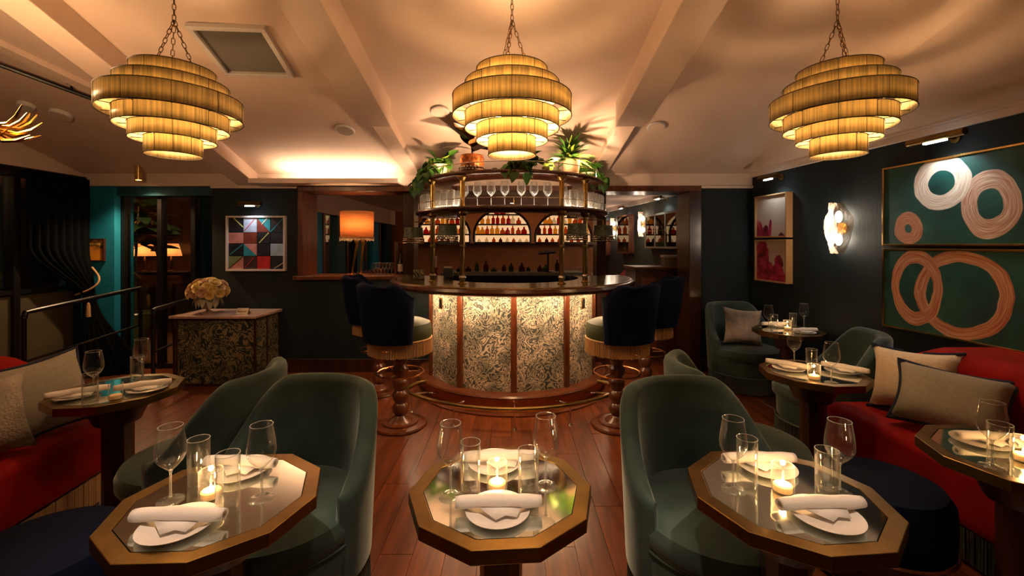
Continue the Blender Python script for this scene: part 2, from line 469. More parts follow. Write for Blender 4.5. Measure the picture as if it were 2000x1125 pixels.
# ------------------------------------------------------------------ the room
YB = 5.05                                  # back wall, room side
def xr(y): return 2.80 + 0.09 * (YB - y)   # right wall
XL = -5.0
floor = struct(MB().b2(-5.4, 3.9, -3.2, 5.6, -0.10, -0.012).build('floor', M['floor_base']), 'reddish brown oak plank floor')
PW, PLN = 0.157, 1.55
plank = MB().b2(-PW / 2 + 0.0012, PW / 2 - 0.0012, 0, PLN - 0.003, -0.012, 0).mesh('plank', M['floor'])
row = 0
x = -4.95
while x < 3.05:
    off = (row * 0.61) % PLN
    y = 0.55 - off
    while y < YB:
        if y + PLN > 0.5:
            o = bpy.data.objects.new('plank', plank); COL.objects.link(o); o.parent = floor
            o.location = (x, y, 0)
            if y + PLN > YB + 0.3: o.scale = (1, (YB + 0.3 - y) / PLN, 1)
        y += PLN
    x += PW; row += 1

SL = 0.33
def zc(y): return 2.34 + SL * (YB - y)
def poly(name, pts, mat, faces=None, thick=0.08):
    b = MB().add(pts, faces or [tuple(range(len(pts)))])
    o = b.build(name, mat, smooth=0)
    m = o.modifiers.new('thick', 'SOLIDIFY'); m.thickness = thick; m.offset = 0
    return o
YT = 1.25; ZT = zc(YT); HX = 2.80 - 0.30 * (YB - YT)
ceil = struct(poly('ceiling', [(-5.2, YB + 0.02, zc(YB)), (2.80, YB + 0.02, zc(YB)), (HX, YT, ZT), (-5.2, YT, ZT), (-5.2, -3.2, ZT), (HX, -3.2, ZT), (xr(-3.2), -3.2, 2.34)],
                   M['ceiling'], [(0, 1, 2, 3), (3, 2, 5, 4), (1, 6, 5, 2)]), 'warm plaster ceiling sloping down to the bar wall')
fas = struct(MB().b2(-5.0, 2.86, YB - 0.01, YB + 0.30, 2.165, 2.40).build('trim_1', M['trim'], bevel=0.006), 'pale fascia band above the openings')
struct(MB().b2(-3.5, -2.5, YB - 0.035, YB, 2.135, 2.165).b2(2.2, 2.80, YB - 0.035, YB, 2.135, 2.165).build('trim_2', M['trim'], bevel=0.004), 'thin pale moulding under the fascia')
# cove lip with a hidden strip between the left beams
cove = struct(MB().b2(-2.93, -1.27, 4.80, 4.815, 2.165, 2.218).b2(-2.93, -1.27, 4.815, YB - 0.01, 2.165, 2.18).build('trim_9', M['trim']), 'cove lip along the fascia over the lamp opening')
M['cove_strip'] = emis('cove_led_strip', (1.0, 0.70, 0.46), 58)
MB().b2(-2.60, -1.36, 4.85, 4.88, 2.182, 2.187).build('led_strip', M['cove_strip'], cove)
# boxed beams following the slope
def beam(name, x0, w, d, ya, yb, d2=None, xa=None, parent=None):
    xa = x0 if xa is None else xa
    d2 = d if d2 is None else d2
    vs = []
    for (xx, y, dd) in ((xa, ya, d), (x0, yb, d2)):
        zt = (zc(y) if y > YT else ZT) + 0.02
        vs += [(xx - w / 2, y, zt), (xx + w / 2, y, zt), (xx + w / 2, y, zt - dd), (xx - w / 2, y, zt - dd)]
    b = MB().add(vs, [(0, 1, 2, 3), (7, 6, 5, 4), (0, 4, 5, 1), (1, 5, 6, 2), (2, 6, 7, 3), (3, 7, 4, 0)])
    o = b.build(name, M['ceiling'], parent, smooth=0, bevel=0.006)
    return o
def beam_pair(n, x0, xa, sgn, label):
    o = struct(beam(n, x0, 0.27, 0.23, 1.0, 3.78, 0.27, xa), label)
    beam('brace', x0 + sgn * 0.03, 0.17, 0.20, 3.70, YB, 0.07, x0, o)
    return o
beam_pair('trim_3', -1.19, -1.33, 1, 'boxed plaster beam left of the bar')
beam_pair('trim_4', 1.04, 1.24, -1, 'boxed plaster beam right of the bar')
struct(beam('trim_5', -3.08, 0.24, 0.19, 1.0, YB, 0.19, -2.95), 'boxed plaster beam over the host stand')
struct(beam('trim_6', -3.40, 0.12, 0.10, 2.0, 3.75, 0.10, -4.25), 'shallow plaster beam at the entrance side')

# back wall pieces
wb = struct(MB().b2(-3.5, -2.49, YB, YB + 0.32, 0, 2.17).build('wall_back_left', M['wall']), 'dark navy wall behind the host stand')
struct(MB().b2(-2.49, -0.92, YB, YB + 0.32, 0, 1.075).build('wall_back_low', M['wall']), 'dark half wall below the lamp sill')
struct(MB().b2(2.20, 2.86, YB, YB + 0.32, 0, 2.17).build('wall_back_right', M['wall']), 'dark navy wall in the right corner')
struct(MB().b2(-3.5, -0.95, YB - 0.02, YB, 0, 0.15).build('baseboard_back_left', M['dark_wood'], bevel=0.004))
struct(MB().b2(2.20, 2.80, YB - 0.02, YB, 0, 0.15).build('baseboard_back_right', M['dark_wood'], bevel=0.004))
# mahogany framed opening to the next room
fr = struct(MB().b2(-2.49, 2.20, YB - 0.03, YB + 0.35, 2.10, 2.165).build('door_1', M['frame_wood'], bevel=0.005), 'mahogany framed opening behind the bar')
MB().b2(-2.49, -2.43, YB - 0.03, YB + 0.35, 1.12, 2.10).build('jamb', M['frame_wood'], fr, bevel=0.005)
MB().b2(2.06, 2.20, YB - 0.03, YB + 0.35, 0, 2.10).build('jamb', M['dark_wood'], fr, bevel=0.005)
MB().b2(-1.30, -1.17, YB + 0.10, YB + 0.35, 1.0, 2.10).build('mullion', M['dark_wood'], fr, bevel=0.005)
MB().b2(1.01, 1.12, YB + 0.10, YB + 0.35, 0, 2.10).build('mullion', M['dark_wood'], fr, bevel=0.005)
MB().b2(-2.53, -1.22, YB - 0.07, YB + 0.40, 1.075, 1.118).build('sill', M['frame_wood'], fr, bevel=0.006)

# right wall with crown moulding
def wall_r(name, y0, y1, z0, z1, t0, t1, mat, **k):
    b = MB().prism([(xr(y0) + t0, y0), (xr(y1) + t0, y1), (xr(y1) + t1, y1), (xr(y0) + t1, y0)], z0, z1)
    return b.build(name, mat, smooth=0, **k)
struct(wall_r('wall_right', -3.2, YB + 0.3, 0, 2.40, 0, 0.2, M['wall']), 'dark navy wall hung with paintings')
struct(wall_r('trim_7', -3.2, YB, 2.26, 2.31, -0.03, 0.01, M['trim'], bevel=0.004), 'crown moulding on the right wall')
struct(wall_r('trim_8', -3.2, YB, 2.31, 2.36, -0.055, 0.01, M['trim'], bevel=0.004), 'upper step of the crown moulding')
struct(wall_r('baseboard_right', -3.2, YB, 0, 0.15, -0.02, 0.0, M['dark_wood'], bevel=0.004))
struct(MB().b2(-5.3, 3.9, -3.3, -3.2, 0, 3.8).build('wall_front', M['wall']))
# left gable wall with windows
wl = struct(MB().add([(XL, YB + 0.3, 2.24), (XL, -3.2, 2.24), (XL, -3.2, 3.75), (XL, YT, 3.75), (XL, YB + 0.3, 2.42)], [(0, 1, 2, 3, 4)]).build('wall_left', M['ceiling'], smooth=0), 'plaster gable above the windows')
wl.modifiers.new('thick', 'SOLIDIFY').thickness = 0.15
struct(MB().b2(XL - 0.12, XL, -3.2, 3.2, 0, 2.26).build('wall_left_low', M['wall']))
M['olive_panel'] = P('olive_panel', (0.075, 0.058, 0.026), 0.7, noise=(3, 0.2))
w1 = struct(MB().b2(XL - 0.05, XL - 0.04, 3.2, 5.0, 0.62, 2.24).build('window_1', M['pane']), 'tall window beside the curtain')
MB().b2(XL - 0.10, XL + 0.01, 3.2, 5.1, 2.17, 2.245).build('window_frame', M['black_metal'], w1)
MB().b2(XL - 0.10, XL + 0.01, 3.2, 5.1, 0.98, 1.02).build('window_bar', M['black_metal'], w1)
for yy in (3.22, 4.36, 4.98):
    MB().b2(XL - 0.10, XL + 0.012, yy - 0.03, yy + 0.03, 0.0, 2.20).build('window_post', M['black_metal'], w1)
MB().b2(XL - 0.06, XL - 0.02, 3.25, 4.95, 0.05, 0.96).build('lower_panel', M['olive_panel'], w1)
struct(MB().b2(-5.9, -5.3, 3.0, 5.3, -0.1, 0.0).build('floor_outside', M['floor_base']))

# entrance glazing beside the back wall
struct(MB().b2(-5.05, -4.66, YB + 0.02, YB + 0.28, 0, 2.17).build('wall_teal_pier', M['teal']), 'bright teal pier beside the curtain')
struct(MB().b2(-4.66, -3.5, YB + 0.05, YB + 0.25, 2.06, 2.17).build('wall_teal_header', M['teal_dark']), 'teal band over the entrance glazing')
g1 = struct(MB().b2(-4.66, -3.5, YB + 0.14, YB + 0.15, 0.02, 2.06).build('door_2', M['pane']), 'glazed entrance screen with tree behind')
for xx in (-4.64, -4.2, -3.80):
    MB().b2(xx - 0.025, xx + 0.025, YB + 0.10, YB + 0.19, 0, 2.06).build('door_post', M['black_metal'], g1)
MB().b2(-3.86, -3.70, YB + 0.20, YB + 0.30, 0, 2.06).build('teal_post', M['teal_dark'], g1)
MB().b2(-4.62, -3.82, YB + 0.12, YB + 0.17, 0.0, 0.06).build('door_rail', M['black_metal'], g1)
# porch behind the glazing
struct(MB().b2(-8.3, -3.0, 5.35, 8.2, -0.1, 0.0).build('floor_porch', M['floor']), 'porch floor behind the entrance glazing')
struct(MB().b2(-8.3, -2.95, 8.2, 8.3, 0, 2.5).build('wall_porch_back', M['dark_wood']))
struct(MB().b2(-8.4, -8.3, 5.3, 8.3, 0, 2.5).build('wall_porch_left', M['wall']))
struct(MB().b2(-8.4, -2.75, 5.35, 8.3, 2.45, 2.55).build('ceiling_porch', M['ceiling']))

# ------------------------------------------------------------------ the room behind the bar
struct(MB().b2(-2.95, 3.3, YB + 0.3, 11.3, -0.1, 0.0).build('floor_far_room', M['floor']), 'wood floor of the room behind the bar')
struct(MB().b2(-2.95, 3.3, YB + 0.32, 11.3, 2.27, 2.35).build('ceiling_far_room', M['ceiling']), 'ceiling of the room behind the bar')
wfl = struct(MB().b2(-2.95, -2.78, YB + 0.32, 11.3, 1.95, 2.27).build('wall_far_left', M['ceiling']), 'plaster band over the far windows')
struct(MB().b2(-2.95, -2.80, YB + 0.32, 11.3, 0.0, 0.85).build('wall_far_left_low', M['leather']))
yy = YB + 0.45
k = 0
while yy < 11:
    MB().b2(-2.90, -2.77, yy - 0.03, yy + 0.03, 0.85, 1.95).build('window_post', M['frame_wood'], wfl)
    MB().b2(-2.86, -2.85, yy + 0.03, yy + 0.87, 0.85, 1.95).build('window_pane', M['pane'] if k % 2 else M['lens'], wfl)
    MB().b2(-2.90, -2.79, yy + 0.50, yy + 0.87, 0.85, 1.95).build('teal_panel', M['teal_dark'] if k % 3 else M['teal'], wfl)
    yy += 0.9; k += 1
def xq(y): return 2.42 - 0.09 * (y - 5.9)
wfr = struct(MB().prism([(xq(YB + 0.3), YB + 0.3), (xq(11.3), 11.3), (xq(11.3) + 0.2, 11.3), (xq(YB + 0.3) + 0.2, YB + 0.3)], 0, 2.30).build('wall_far_right', M['wall_far'], smooth=0), 'grey green wall of the far room')
MB().prism([(xq(YB + 0.3) - 0.05, YB + 0.3), (xq(11.3) - 0.05, 11.3), (xq(11.3) + 0.02, 11.3), (xq(YB + 0.3) + 0.02, YB + 0.3)], 2.19, 2.27).build('crown', M['trim'], wfr, smooth=0)
struct(MB().b2(-3.0, 3.3, 10.3, 10.5, 0, 2.3).build('wall_far_back', M['back_panel']), 'warm brown wall at the end of the far room')

# ------------------------------------------------------------------ the round bar
BY = 4.75
BC = (0.0, BY, 0.0)
bar = thing('bar_counter', 'round bar front clad in backlit scroll print panels between mahogany pilasters', 'bar', BC)
MB().arc(0.60, 0.985, 0.0, 0.135, R(-96), R(96), 56).build('plinth', M['copper'], bar)
MB().arcprof([(0.86, 0.135), (1.00, 0.135), (1.012, 0.148), (1.0, 0.162), (0.90, 0.168), (0.86, 0.168)], R(-96), R(96), 56).build('plinth_moulding', M['turned_wood'], bar)
MB().arcprof([(0.90, 0.0), (1.05, 0.0), (1.05, 0.014), (1.0, 0.03), (0.90, 0.03)], R(-96), R(96), 56).build('shoe_moulding', M['turned_wood'], bar)
ANG = [R(1 + 33 * k) for k in (-3, -2, -1, 0, 1, 2, 3)]
for a0, a1 in zip(ANG[:-1], ANG[1:]):
    MB().arc(0.86, 0.893, 0.165, 1.06, a0, a1, 12).build('panel', M['toile'], bar)
for a in ANG:
    MB().arcprof([(0.87, 0.165), (0.918, 0.165), (0.918, 1.06), (0.87, 1.06)], a - R(1.7), a + R(1.7), 3).build('pilaster', M['turned_wood'], bar, bevel=0.004)
for a in (R(-50), R(50)):
    h = MB(); h.box((0, 0, 0), (0.05, 0.014, 0.105))
    p = h.build('hook_plate', M['brass_old'], bar, bevel=0.003)
    p.location = (0.897 * math.sin(a), -0.897 * math.cos(a), 0.92); p.rotation_euler = (0, 0, a)
    MB().box((0, -0.009, 0), (0.028, 0.006, 0.07)).build('slot', M['lens'], p)
MB().arc(0.62, 0.86, 0.0, 1.055, R(-96), R(96), 48).build('carcass', M['dark_wood'], bar)
# LED strip tucked under the counter overhang
MB().arc(1.06, 1.075, 1.042, 1.049, R(-92), R(92), 44).build('led_strip', M['strip'], bar)
# foot rail
RR, RZ = 1.28, 0.158
aa = R(47)
pts = []
for i in range(41):
    a = -aa + 2 * aa * i / 40
    pts.append((RR * math.sin(a), -RR * math.cos(a), RZ))
def back(sgn):
    out = []
    for i in range(1, 9):
        t = i / 8
        a = sgn * (aa + R(9) * math.sin(t * PI / 2)); r = RR - 0.28 * t ** 1.6
        out.append((r * math.sin(a), -r * math.cos(a), RZ))
    return out
pts = back(-1)[::-1] + pts + back(1)
rail = MB().tube(pts, 0.019, 10).build('foot_rail', M['brass'], bar)
for a in (-44, -22, 1, 22, 44):
    a = R(a)
    q = lambda r, z: (r * math.sin(a), -r * math.cos(a), z)
    MB().tube([q(0.98, 0.10), q(1.12, 0.135), q(RR, RZ)], 0.007, 6).tube([q(RR, RZ), q(RR, 0.0)], 0.008, 6).tube([q(RR, 0.014), q(RR, 0.0)], [0.012, 0.02], 10).build('rail_bracket', M['chrome'], rail)
# counter top
top = thing('bar_worktop', 'curved bar top with dark wood edge and glossy green gold surface', 'countertop', (0, BY, 1.055))
A = R(104)
MB().arcprof([(0.72, 0.0), (1.26, 0.0), (1.295, 0.012), (1.305, 0.035), (1.295, 0.06), (1.275, 0.068), (0.72, 0.068)], -A, A, 72).build('edge', M['bar_wood'], top)
MB().arc(0.78, 1.245, 0.068, 0.071, -A, A, 72).build('surface', M['mirror_dark'], top)
MB().arcprof([(1.245, 0.068), (1.275, 0.068), (1.27, 0.074), (1.25, 0.074)], -A, A, 72).build('inlay', M['brass_old'], top)
ZT_BAR = 1.055 + 0.071

# overbar: columns and two gallery shelves
M['shelf_strip'] = emis('shelf_led_strip', (1.0, 0.74, 0.52), 40)
ob = thing('overbar_shelf', 'two tier curved walnut gallery shelf on brass columns above the bar', 'shelf', (0, BY, 0))
def shelf(name, ro, z0, z1, a):
    s = MB().arcprof([(0.66, z0), (ro - 0.02, z0), (ro, z0 + 0.012), (ro + 0.006, (z0 + z1) / 2), (ro, z1 - 0.008), (ro - 0.015, z1), (0.66, z1)], -a, a, 64).build(name, M['bar_wood'], ob)
    return s
s1 = shelf('lower_shelf', 1.03, 1.782, 1.826, R(108))
s2 = shelf('upper_shelf', 0.985, 2.10, 2.145, R(108))
def gallery(s, r, z, h, a, posts):
    pts = [(r * math.sin(-a + 2 * a * i / 60), -r * math.cos(-a + 2 * a * i / 60), z + h) for i in range(61)]
    MB().tube(pts, 0.0042, 6).build('gallery_rail', M['chrome'], s)
    for p in posts:
        q = R(p)
        m = MB(); m.tube([(r * math.sin(q), -r * math.cos(q), z), (r * math.sin(q), -r * math.cos(q), z + h)], 0.004, 6); m.sphere((r * math.sin(q), -r * math.cos(q), z + h), 0.008, 8, 6)
        m.build('gallery_post', M['chrome'], s)
gallery(s1, 1.005, 1.826, 0.066, R(106), (-100, -75, -50, -27, 1, 27, 50, 75, 100))
gallery(s2, 0.96, 2.145, 0.07, R(106), (-100, -60, -29, 1, 26, 60, 100))
MB().arc(0.905, 0.917, 1.826, 1.8285, R(-78), R(78), 40).build('led_strip', M['shelf_strip'], s1)
col_prof = [(0.046, 0), (0.046, 0.012), (0.030, 0.02), (0.030, 0.055), (0.022, 0.06)]
COLS = []
for px_, sg in ((903, -1), (845, -1), (1097, 1), (1143, 1)):
    t = (px_ - 1000) / FP
    r = 0.955
    best = min((abs(r * math.sin(R(d / 4)) / (BY - r * math.cos(R(d / 4))) - t), d / 4) for d in range(-300, 301))[1]
    COLS.append(R(best))
for a in COLS:
    cx, cy = 0.955 * math.sin(a), -0.955 * math.cos(a)
    c = MB().lathe([(0.024, 1.126), (0.024, 1.782)], 20, (cx, cy, 0)).lathe([(0.024, 1.826), (0.024, 2.10)], 20, (cx, cy, 0)).build('column', M['brass'], ob)
    MB().lathe([(0.04, 1.126), (0.04, 1.132), (0.026, 1.14), (0.026, 1.165)], 16, (cx, cy, 0)).build('column_base', M['brass'], c)
    cb = MB()
    cb.sphere((cx, cy, 1.185), 0.034, 10, 6, (1, 1, 0.75))
    cb.build('crystal_collar', M['chrome'], c, smooth=0)
    MB().lathe([(0.027, 1.45), (0.030, 1.455), (0.030, 1.475), (0.027, 1.48)], 16, (cx, cy, 0)).build('collar', M['brass_old'], c)
    MB().lathe([(0.026, 1.74), (0.045, 1.76), (0.045, 1.782)], 16, (cx, cy, 0)).build('capital', M['brass_old'], c)
    MB().lathe([(0.026, 2.06), (0.05, 2.085), (0.05, 2.10)], 16, (cx, cy, 0)).build('capital', M['brass_old'], c)

# marbled shades on slim arms off the columns
def pendant(px, py, Y, label, arm):
    c = at(px, py, Y)
    t = thing('fringed_pendant', label, 'lampshade', c, 0, 'marbled pendants around the bar')
    # slim cross arm that carries the shade
    MB().tube([(0, 0, 0.14), (arm, 0, 0.14)], 0.005, 6).tube([(0, 0, 0.14), (0, 0, 0.085)], 0.006, 6).build('arm', M['brass_old'], t)
    MB().lathe([(0.085, 0.085), (0.092, 0.0), (0.094, -0.01), (0.09, -0.01), (0.08, 0.084)], 20).build('shade', M['marbled'], t)
    MB().lathe([(0.001, 0.088), (0.085, 0.086), (0.085, 0.078), (0.001, 0.078)], 20).build('shade_top', M['dark_wood'], t)
    b = MB(); rnd = random.Random(int(px))
    for k in range(30):
        a = 2 * PI * k / 30
        n = 3
        for j in range(n):
            b.sphere((0.093 * math.cos(a), 0.093 * math.sin(a), -0.022 - 0.02 * j + rnd.uniform(-0.004, 0.004)), 0.0085, 6, 4)
    b.build('bead_fringe', M['chrome'], t, kind='stuff')
    return t
pendant(808, 462, 4.15, 'marbled shade with silver bead fringe left of the outer left column', 0.17)
pendant(874, 458, 4.02, 'marbled bead fringed shade hanging between the two left columns', 0.14)
pendant(1127, 455, 3.98, 'marbled bead fringed shade hanging between the two right columns', -0.12)
pendant(1178, 458, 4.15, 'marbled shade with silver bead fringe right of the outer right column', -0.15)

# ------------------------------------------------------------------ glassware prototypes
def wine_glass_parts(root):
    # base, stem and a tulip bowl as thin shells
    MB().lathe([(0.0005, 0.0005), (0.035, 0.0005), (0.036, 0.002), (0.012, 0.006), (0.0045, 0.012)], 28).build('foot', M['glass'], root)
    MB().lathe([(0.0045, 0.012), (0.0035, 0.03), (0.0033, 0.085), (0.006, 0.094)], 12).build('stem', M['cut_glass'], root)
    bw = MB().shell([(0.0005, 0.093), (0.008, 0.0955), (0.018, 0.105), (0.032, 0.121), (0.040, 0.138), (0.0415, 0.152), (0.0395, 0.175), (0.035, 0.205), (0.0315, 0.228)], 32).build('bowl', M['glass'], root)
    MB().ring(0.0315, 0.0009, 0.228, 32, rs=5).build('rim', M['cut_glass'], bw)
wg0 = thing('wine_glass', 'x', 'glass')
wine_glass_parts(wg0)
tb0 = thing('tumbler', 'x', 'glass')
MB().shell([(0.0005, 0.001), (0.029, 0.001), (0.0305, 0.004), (0.0315, 0.14)], 32).build('side', M['glass'], tb0)
MB().shell([(0.0005, 0.016), (0.027, 0.015), (0.029, 0.024), (0.0298, 0.14)], 32).build('inner_side', M['glass'], tb0)
MB().ring(0.0307, 0.0011, 0.14, 32, rs=5).build('rim', M['cut_glass'], tb0)
cd0 = thing('tealight', 'x', 'candle')
MB().shell([(0.0005, 0.001), (0.030, 0.001), (0.0325, 0.006), (0.033, 0.085)], 32).build('holder', M['candle_glass'], cd0)
MB().ring(0.033, 0.0012, 0.085, 32, rs=5).build('rim', M['cut_glass'], cd0)
MB().lathe([(0.0005, 0.004), (0.027, 0.004), (0.028, 0.022), (0.024, 0.026), (0.0005, 0.025)], 24).build('wax', M['wax'], cd0)
MB().lathe([(0.0005, 0.026), (0.004, 0.029), (0.0045, 0.033), (0.0025, 0.040), (0.0005, 0.047)], 10).build('flame', M['flame'], cd0)
pl0 = MB().lathe([(0.0005, 0.003), (0.05, 0.003), (0.055, 0.0), (0.06, 0.002), (0.085, 0.010), (0.094, 0.013), (0.0945, 0.015), (0.085, 0.0125), (0.06, 0.0065), (0.0005, 0.006)], 40).build('plate', M['china'])
def napkin_mesh():
    # rolled cloth: spiral cross-section along X, loose tail on the plate side
    b = MB(); n = 26; L = 0.27; vs = []; fs = []
    prof = []
    for i in range(n):
        t = i / (n - 1); a = t * 4.4 * PI - 0.6; r = 0.0235 - 0.010 * t
        prof.append((r * math.cos(a), r * math.sin(a) * 0.86))
    tail = [(prof[0][0] + 0.0, prof[0][1] - 0.004), ]
    m = 15
    for j in range(m):
        u = j / (m - 1); x = (u - 0.5) * L
        sc = 0.86 + 0.20 * math.sin(u * PI) + 0.06 * math.sin(u * 17)
        bend = 0.004 * math.sin(u * 5)
        for (y, z) in prof:
            vs.append((x, y * sc + bend, 0.021 + z * sc))
    for j in range(m - 1):
        for i in range(n - 1):
            fs.append((j * n + i, j * n + i + 1, (j + 1) * n + i + 1, (j + 1) * n + i))
    b.add(vs, fs)
    # folded corner
    b.add([(-0.06, -0.016, 0.012), (0.07, -0.016, 0.012), (0.055, -0.052, 0.003), (0.02, -0.045, 0.005), (-0.01, -0.062, 0.003), (0.0, -0.02, 0.014)], [(0, 1, 5), (5, 1, 2, 3), (0, 5, 3, 4)])
    return b
np0 = napkin_mesh().build('napkin', M['linen'])
md = np0.modifiers.new('cloth', 'SOLIDIFY'); md.thickness = 0.0022; md.offset = 0
np0.location = (0, 0, -5); pl0.location = (0, 0, -5)
for o_ in (wg0, tb0, cd0): o_.location = (0, 0, -5)
PROTO = [wg0, tb0, cd0, pl0, np0]
def relit(o, mat):
    for c_ in kids(o):
        for x_ in [c_] + kids(c_):
            x_.material_slots[0].link = 'OBJECT'; x_.material_slots[0].material = mat
def wine(p, label, group, rz=0, s=1.0): return dup(wg0, p, rz, label, group, s)
def tumb(p, label, group, rz=0, s=1.0): return dup(tb0, p, rz, label, group, s)
def one(src, p, rz, label, cat, group=None, s=1.0):
    o = src.copy(); COL.objects.link(o); o.location = p; o.rotation_euler = (0, 0, rz); o.scale = (s, s, s)
    return tag(o, label, cat, group)
def candle(p, label, power=0.55, lit=True, s=1.0):
    o = dup(cd0, p, 0, label, 'tealights on the tables', s)
    if not lit:
        for c_ in kids(o):
            if c_.name.startswith('flame'): bpy.data.objects.remove(c_)
    if lit: lamp('candle_light', 'POINT', (0, 0, 0.066), power, (1.0, 0.55, 0.20), o, 0.008)
    return o

# glasses on the lower shelf
words_w = ['first', 'second', 'third', 'fourth', 'fifth', 'sixth', 'seventh', 'eighth']
for i, px_ in enumerate((907, 932, 959, 986, 1018, 1043, 1070, 1100)):
    t = (px_ - 1000) / FP; r = 0.87
    d = min((abs(r * math.sin(R(q / 4)) / (BY - r * math.cos(R(q / 4))) - t), q / 4) for q in range(-300, 301))[1]
    g_ = wine((r * math.sin(R(d)), BY - r * math.cos(R(d)), 1.826), words_w[i] + ' wine glass from the left on the lower gallery shelf', 'wine glasses on the gallery shelf', i * 0.7, 0.98)
    relit(g_, M['shelf_glass'])
for sgn, side in ((-1, 'left'), (1, 'right')):
    k = 0
    for ring_i, (r, n) in enumerate(((0.955, 8), (0.875, 7))):
        for i in range(n):
            a = sgn * R(36 + i * (5.6 if ring_i == 0 else 6.2))
            if any(abs(a - c) < R(3.2) for c in COLS) and ring_i == 0: continue
            g_ = tumb((r * math.sin(a), BY - r * math.cos(a), 1.826), '%s tumbler of the %s row at the %s end of the lower gallery shelf' % (ORD[i], 'front' if ring_i == 0 else 'back', side), 'tumblers at the %s shelf end' % side, i, 1.12)
            relit(g_, M['shelf_glass'])
# bar top clutter
c = on_z(848, 538, ZT_BAR)
t = thing('straw_jar', 'clear jar of paper straws on the left of the bar top', 'jar', c)
MB().shell([(0.0005, 0.002), (0.036, 0.002), (0.038, 0.11)], 20).build('jar', M['glass'], t)
MB().lathe([(0.0005, 0.004), (0.034, 0.004), (0.035, 0.09), (0.0005, 0.09)], 16).build('red_wrap', M['velvet_red'], t)
for k in range(16):
    a = k * 2.4; r = 0.006 + 0.022 * ((k * 7) % 10) / 10
    MB().tube([(r * math.cos(a), r * math.sin(a), 0.05), (1.9 * r * math.cos(a), 1.9 * r * math.sin(a), 0.20 + 0.012 * (k % 3))], 0.0035, 6).build('straw', M['paper'], t)
c = on_z(876, 541, ZT_BAR)
t = thing('napkin_caddy', 'slate napkin caddy with pale napkins beside the straw jar', 'caddy', c)
MB().b2(-0.05, 0.05, -0.04, 0.04, 0, 0.10).build('box', M['darkbox'], t, bevel=0.004)
MB().b2(-0.045, 0.035, -0.035, 0.035, 0.10, 0.115).build('napkins', M['paper'], t)
c = on_z(818, 546, ZT_BAR)
t = thing('menu_card_block', 'small patterned card block at the left end of the bar top', 'card holder', c)
MB().b2(-0.055, 0.055, -0.008, 0.008, 0, 0.10).build('card', M['toile_dark'], t)
MB().b2(-0.06, 0.06, -0.02, 0.02, 0, 0.010).build('foot', M['dark_wood'], t)

# ------------------------------------------------------------------ plants on the upper shelf
def leaf_mesh(name, mat, L, W, heart=0.3, fold=0.25, curl=0.2):
    n = 6; vs = []; fs = []
    for i in range(n + 1):
        t = i / n
        w = W * (math.sin(PI * min(1, t ** (0.75 - heart * 0.3))) ** 0.8) * (1 - 0.25 * t) if 0 < t < 1 else 0.0004
        z = -curl * L * t * t
        vs += [(-w, L * t, z + fold * w), (0, L * t, z), (w, L * t, z + fold * w)]
    for i in range(n):
        a = i * 3
        fs += [(a, a + 1, a + 4, a + 3), (a + 1, a + 2, a + 5, a + 4)]
    b = MB().add(vs, fs)
    return b.mesh(name, mat, 60)
LF = {'pothos': leaf_mesh('leaf', M['leaf'], 0.115, 0.049), 'lime': leaf_mesh('leaf', M['leaf_lime'], 0.10, 0.043),
      'rubber': leaf_mesh('leaf', M['leaf_dark'], 0.25, 0.068, 0, 0.15, 0.25), 'sword': leaf_mesh('leaf', M['leaf'], 0.27, 0.026, 0, 0.5, 0.3),
      'sword_lime': leaf_mesh('leaf', M['leaf_lime'], 0.24, 0.025, 0, 0.5, 0.45), 'tree': leaf_mesh('leaf', M['leaf_tree'], 0.30, 0.11, 0, 0.12, 0.2),
      'rubber_rust': leaf_mesh('leaf', P('rust_leaf', (0.26, 0.13, 0.035), 0.35), 0.22, 0.064, 0, 0.15, 0.25), 'ear': leaf_mesh('leaf', M['lambs_ear'], 0.13, 0.03, 0, 0.2, 0.4)}
def put_leaf(parent, kind, pos, az, pitch, s=1.0, roll=0.0):
    o = bpy.data.objects.new('leaf', LF[kind]); COL.objects.link(o); o.parent = parent
    m = Matrix.Translation(Vector(pos)) @ Matrix.Rotation(az, 4, 'Z') @ Matrix.Rotation(pitch, 4, 'X') @ Matrix.Rotation(roll, 4, 'Y') @ Matrix.Scale(s, 4)
    o.matrix_local = m
    return o
def sh(px, r, z=2.145):
    t = (px - 1000) / FP
    d = min((abs(r * math.sin(R(q / 4)) / (BY - r * math.cos(R(q / 4))) - t), q / 4) for q in range(-400, 401))[1]
    return Vector((r * math.sin(R(d)), BY - r * math.cos(R(d)), z))
def pot(t, mat, r0, r1, h):
    MB().lathe([(0.001, 0), (r0, 0), (r1, h - 0.015), (r1 + 0.004, h - 0.012), (r1 + 0.004, h), (r1 - 0.006, h), (r1 - 0.01, h - 0.02), (0.001, h - 0.02)], 28).build('pot', mat, t)
    MB().lathe([(0.001, h - 0.018), (r1 - 0.009, h - 0.018), (r1 - 0.009, h - 0.022), (0.001, h - 0.022)], 20).build('soil', M['soil'], t)
